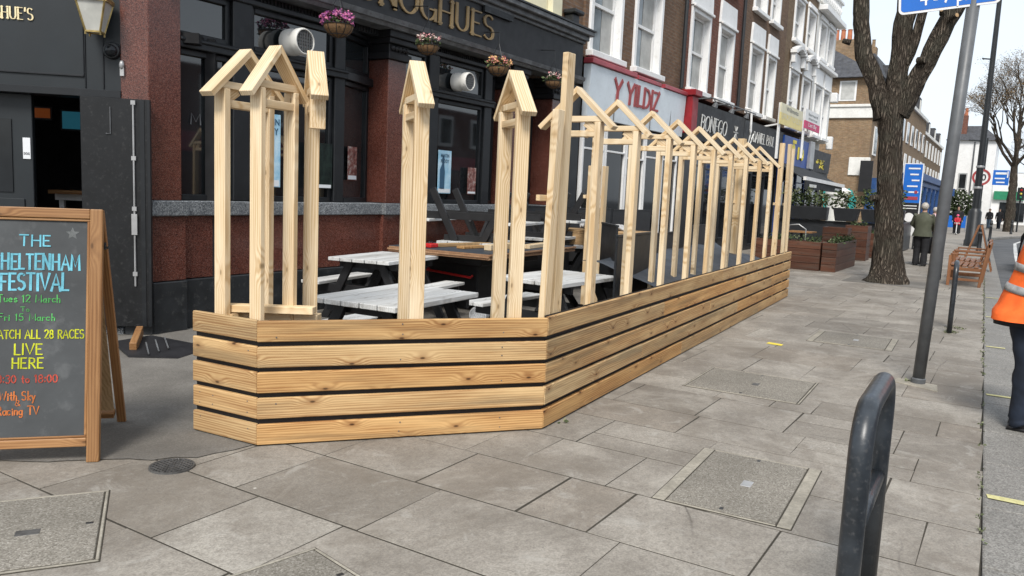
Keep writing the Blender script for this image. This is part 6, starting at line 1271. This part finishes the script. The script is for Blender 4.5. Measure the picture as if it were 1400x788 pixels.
car('dark red car far down the road beneath the traffic light', 82, -2.8, 0, 'carred')

# ------------------------------------------------------------------ people
def skin_body(pts, edges, name, mat, parent):
    me = bpy.data.meshes.new(name); bm = bmesh.new(); ly = bm.verts.layers.skin.verify(); vs = []
    for i, (p, r_) in enumerate(pts):
        v = bm.verts.new(p); v[ly].radius = (r_, r_); v[ly].use_root = (i == 0); vs.append(v)
    for a, b in edges: bm.edges.new((vs[a], vs[b]))
    bm.to_mesh(me); bm.free(); o = bpy.data.objects.new(name, me); COL.objects.link(o); o.modifiers.new('skin', 'SKIN'); sd = o.modifiers.new('sub', 'SUBSURF'); sd.levels = sd.render_levels = 1
    dg = bpy.context.evaluated_depsgraph_get(); m2 = bpy.data.meshes.new_from_object(o.evaluated_get(dg)); bpy.data.objects.remove(o); bpy.data.meshes.remove(me)
    for p in m2.polygons: p.use_smooth = True
    m2.materials.clear(); m2.materials.append(M[mat]); o = bpy.data.objects.new(name, m2); COL.objects.link(o); o.parent = parent; return o
def person(label, loc, rz, h=1.72, lean=0, side=0, jacket='olive', trousers='blackcloth', hair='hairgrey', arms=None, step=.0, hem=.82, flare=1.0, bands=False, hood=None, bulk=1.0, shoe='boot', fwd=0.0):
    t = thing('person', label, 'person', loc, rz); t.scale = (h / 1.72,) * 3; k = 1
    def T(p):      # lean the part above the hips
        p = V(p)
        if p.z > .92: q = p - V((0, 0, .92)); q = Matrix.Rotation(lean, 3, 'Y') @ Matrix.Rotation(side, 3, 'X') @ q; p = q + V((0, 0, .92))
        return p
    arms = arms or [((.0, .25, 1.13), (.1, .26, .88)), ((.0, -.25, 1.13), (.1, -.26, .88))]
    pts = [((0, 0, .95), .12), ((0, 0, 1.15), .11), ((0, 0, 1.34), .11), ((0, 0, 1.46), .055), ((.015, 0, 1.54), .065), ((.03, 0, 1.62), .085), ((.02, 0, 1.70), .06)]; ed = [(i, i + 1) for i in range(6)]
    pts.append(((.11, 0, 1.60), .014)); ed.append((5, 7))
    for s_, (el, ha) in zip((1, -1), arms):
        b = len(pts); el, ha = V(el), V(ha); d = (ha - el).normalized(); wr = ha; pl = ha + d * .09
        pts += [((0, s_ * .16, 1.39), .055), (el, .038), (wr, .026), (pl, .032)]; ed += [(2, b), (b, b + 1), (b + 1, b + 2), (b + 2, b + 3)]
        sd = d.cross(V((0, s_, 0))); sd = sd.normalized() if sd.length > .1 else V((1, 0, 0)); cu = V((0, -s_, 0)); cu = (cu - d * cu.dot(d)).normalized()
        for f in range(4):
            o_ = pl + sd * (f - 1.5) * .02; c = len(pts); ln = (.07, .08, .075, .06)[f]; pts += [(o_ + d * .02, .009), (o_ + d * (.02 + ln * .5), .0085), (o_ + d * (.02 + ln * .85) + cu * .022, .007)]; ed += [(b + 3, c), (c, c + 1), (c + 1, c + 2)]
        c = len(pts); pts += [(wr + d * .04 + sd * .035, .011), (wr + d * .085 + sd * .055 + cu * .01, .009)]; ed += [(b + 2, c), (c, c + 1)]
    for s_ in (1, -1):
        b = len(pts); fx = step * s_ + fwd; pts += [((0, s_ * .09, .88), .085), ((fx * .55 + .02, s_ * .1, .5), .058), ((fx - .03, s_ * .1, .1), .04), ((fx + .1, s_ * .11, .04), .035)]; ed += [(0, b), (b, b + 1), (b + 1, b + 2), (b + 2, b + 3)]
    skin_body([(T(p), r_ ) for p, r_ in pts], ed, 'body', 'skin', t)
    Mx = mw(t)
    def part(nm, mat, f, p=None, sm='all'): mb = MB(); f(mb); mb.v = [Mx @ q for q in mb.v]; return mb.build(nm, M[mat], p or t, sm)
    def loft(m, secs, n=None):
        n = n or (44 if bands else 18); fo = .045 if bands else .015
        if bands and len(secs) > 4:
            S2 = []
            for a_, b_ in zip(secs, secs[1:]):
                for q_ in range(4): S2.append(tuple(x_ + (y_ - x_) * q_ / 4 for x_, y_ in zip(a_, b_)))
            secs = S2 + [secs[-1]]
        def fold(i, z): th = 2 * math.pi * i / n; a_ = min(1, max(.25, (1.4 - z) * 1.6)); return 1 + fo * a_ * (math.sin(5 * th + z * 7 + 1.3) + .6 * math.sin(9 * th - z * 17) + .5 * math.sin(2 * th + z * 31))
        vs = [T((cx + rx * math.cos(2 * math.pi * i / n) * fold(i, z), ry * math.sin(2 * math.pi * i / n) * fold(i, z), z)) for z, cx, rx, ry in secs for i in range(n)]
        fs = [(j * n + i, j * n + (i + 1) % n, (j + 1) * n + (i + 1) % n, (j + 1) * n + i) for j in range(len(secs) - 1) for i in range(n)] + [tuple(range(n))[::-1], tuple((len(secs) - 1) * n + i for i in range(n))]; m.add(vs, fs)
    B = bulk
    def jac(m):
        loft(m, [(hem, 0, .17 * flare * B, .225 * flare * B), (hem + .05, 0, .168 * flare * B, .22 * flare * B), (.93, 0, .155 * B * (1 + flare) / 2, .2 * B * (1 + flare) / 2), (1.05, 0, .138 * B * (2 + flare) / 3, .18 * B * (2 + flare) / 3), (1.2, .0, .145 * B, .195 * B), (1.33, 0, .14 * B, .21 * B), (1.40, -.005, .115, .19), (1.45, 0, .08, .1), (1.49, .005, .07, .075)])
        for s_, (el, ha) in zip((1, -1), arms):
            a, b_, c = T((0, s_ * .17, 1.40)), T(el), T(ha); m.tube([a, a.lerp(b_, .5), b_, b_.lerp(c, .5), c], [.08 * B, .072 * B, .064 * B, .056, .048], 12)
    def jr(z):
        T_ = [(hem, .17 * flare * B, .225 * flare * B), (hem + .05, .168 * flare * B, .22 * flare * B), (.93, .155 * B * (1 + flare) / 2, .2 * B * (1 + flare) / 2), (1.05, .138 * B * (2 + flare) / 3, .18 * B * (2 + flare) / 3), (1.2, .145 * B, .195 * B), (1.33, .14 * B, .21 * B)]
        for (a, b, c), (d, e, f) in zip(T_, T_[1:]):
            if a <= z <= d: u = (z - a) / (d - a); return (z, 0, (b + (e - b) * u) * 1.02 + .003, (c + (f - c) * u) * 1.02 + .003)
    j = part('jacket', jacket, jac, None, True)
    if bands:
        part('reflective_band', 'reflect', lambda m: (loft(m, [jr(.985), jr(1.01), jr(1.04)]), loft(m, [jr(1.14), jr(1.17), jr(1.195)])), j)
    if bands: part('under_jacket', 'blackcloth', lambda m: loft(m, [(hem - .035, 0, .2 * B, .25 * B), (hem + .03, 0, .2 * B, .26 * B)]))
    def tro(m):
        loft(m, [(.76, 0, .11, .16), (.86, 0, .13, .185), (.98, 0, .12, .17)])
        for s_ in (1, -1):
            fx = step * s_; P = [(0, s_ * .09, .9), (fx * .3 + .01, s_ * .095, .7), (fx * .55 + .02, s_ * .1, .5), (fx * .8 - .005, s_ * .1, .3), (fx - .025, s_ * .1, .1), (fx - .02, s_ * .1, .05)]
            rr_ = [.11, .1, .085, .078, .078, .084]; P2_, R2_ = [], []
            for (pa, pb), (ra, rb) in zip(zip(P, P[1:]), zip(rr_, rr_[1:])):
                for q_ in range(4): u = q_ / 4; pp = V(pa).lerp(V(pb), u); P2_.append(pp + V((fwd * (1 - pp.z / .9), 0, 0))); R2_.append((ra + (rb - ra) * u) * rnd.uniform(.95, 1.05) * (1 + (B - 1) * .9))
            P2_.append(V(P[-1]) + V((fwd, 0, 0))); R2_.append(rr_[-1] * B)
            b0 = len(m.v); m.tube(P2_, R2_, 16)
            for q in range(b0, len(m.v)): m.v[q] += V((rnd.uniform(-.004, .004), rnd.uniform(-.004, .004), 0))
    part('trousers', trousers, tro)
    for s_ in (1, -1):
        fx = step * s_ + fwd
        def shoe_(m):
            m.sphere((fx + .03, s_ * .11, .045), .1, 14, (1.5, .52, .5)); m.sphere((fx - .03, s_ * .105, .09), .07, 12, (.95, .75, .9)); m.obox((fx + .03, s_ * .11, .012), (.29, 0, 0), (0, .095, 0), (0, 0, .024))
        part('shoe', shoe, shoe_)
    if hair:
        def hr(m):
            b0 = len(m.v); m.sphere((-.005, 0, 1.645), .108, 16, (1.02, .9, 1.02)); 
            for q in range(b0, len(m.v)):
                v_ = m.v[q]
                if v_.x > .045 and v_.z < 1.69: v_.x = .045
                if v_.z < 1.55: v_.z = 1.55
                m.v[q] = T(v_ + V((rnd.uniform(-.006, .006), rnd.uniform(-.006, .006), rnd.uniform(-.006, .006))))
        part('hair', hair, hr)
    if hood: part('hat', hood, lambda m: m.lathe([(.118, 0), (.122, .05), (.1, .11), (.05, .145), (.01, .15)], T((.0, 0, 1.61)), 16))
    return t
person('worker in orange hi-vis jacket and dark jeans, cut by the right edge', (6.98, -.165, 0), R(-98), 1.74, lean=.19, side=.0, jacket='hivis', trousers='denim', hair='hairdark', arms=[((.25, .25, 1.18), (.48, .2, 1.02)), ((.25, -.25, 1.18), (.48, -.2, 1.02))], step=.0, hem=.80, flare=1.24, fwd=.09, bands=True, bulk=1.08)
person('grey haired walker in an olive jacket and black trousers seen from behind', (24.5, 2.05, 0), R(-3), 1.70, jacket='olive', trousers='blackcloth', hair='hairgrey', arms=[((.1, .28, 1.15), (.36, .2, 1.02)), ((.1, -.28, 1.15), (.36, -.2, 1.02))], step=.05, bulk=1.15)
t = thing('pushchair', 'black pushchair pushed by the walker in olive', 'pushchair', (25.2, 2.0, 0))
mb = MB(); mb.obox((25.3, 2.0, .6), (.45, 0, .2), (0, .42, 0), (-.1, 0, .4)); mb.build('seat', M['blackcloth'], t, bev=.04)
mb = MB(); mb.tube([(24.85, 1.82, 1.0), (24.83, 2.18, 1.0)], .02, 8); mb.tube([(24.85, 1.82, 1.0), (25.4, 1.8, .12)], .018, 8); mb.tube([(24.83, 2.18, 1.0), (25.4, 2.2, .12)], .018, 8); mb.tube([(25.0, 1.8, .12), (25.5, 1.8, .6)], .018, 8); mb.tube([(25.0, 2.2, .12), (25.5, 2.2, .6)], .018, 8); mb.build('frame', M['blacksteel'], t)
for x in (25.0, 25.6):
    for y in (1.78, 2.22): mb = MB(); mb.lathe([(.03, 0), (.11, 0), (.12, .015), (.11, .03), (.03, .03)], (x, y - .015, .12), 16, (0, 1, 0)); mb.build('wheel', M['tyre'], t)
mb = MB(); mb.sphere((24.75, 1.78, .75), .12, 10, (.7, .6, 1.2)); mb.build('hung_bag', M['blackcloth'], t)
person('person in a pale pink top walking beyond the walker in olive', (33.5, 2.45, 0), 0, 1.6, jacket='pinkcloth', trousers='jean', hair='hairgrey', step=.15)
kd = person('small child in a red coat and pink helmet on a scooter', (57, 2.9, .08), R(180), 1.15, jacket='redcloth', trousers='blackcloth', hair=None, hood='pinkhat', arms=[((.15, .2, 1.15), (.36, .12, 1.05)), ((.15, -.2, 1.15), (.36, -.12, 1.05))], bulk=1.2)
t = thing('kick_scooter', 'small white kick scooter ridden by the child in red', 'scooter', (57, 2.9, 0)); mb = MB(); mb.box(56.7, 2.84, .06, 57.2, 2.96, .09); mb.build('deck', M['white'], t); mb = MB(); mb.tube([(56.72, 2.9, .08), (56.78, 2.9, .72)], .025, 8); mb.tube([(56.78, 2.75, .72), (56.78, 3.05, .72)], .02, 8); mb.build('handlebar', M['white'], t)
for x in (56.68, 57.2): mb = MB(); mb.lathe([(.01, 0), (.06, 0), (.06, .03), (.01, .03)], (x, 2.885, .06), 12, (0, 1, 0)); mb.build('wheel', M['tyre'], t)
person('adult in black standing just behind the child in red', (59, 3.0, 0), R(180), 1.75, jacket='blackcloth', trousers='blackcloth', hair='hairdark', bulk=1.5)
person('person in a dark top and light jeans beside the far street tree', (82, 1.75, 0), R(170), 1.72, jacket='blackcloth', trousers='jean', hair='hairdark', step=.12)
person('person in a long dark coat walking next to the one in light jeans', (82.5, 1.0, 0), R(170), 1.76, jacket='blackcloth', trousers='denim', hair='hairdark', step=.2, hem=.6)
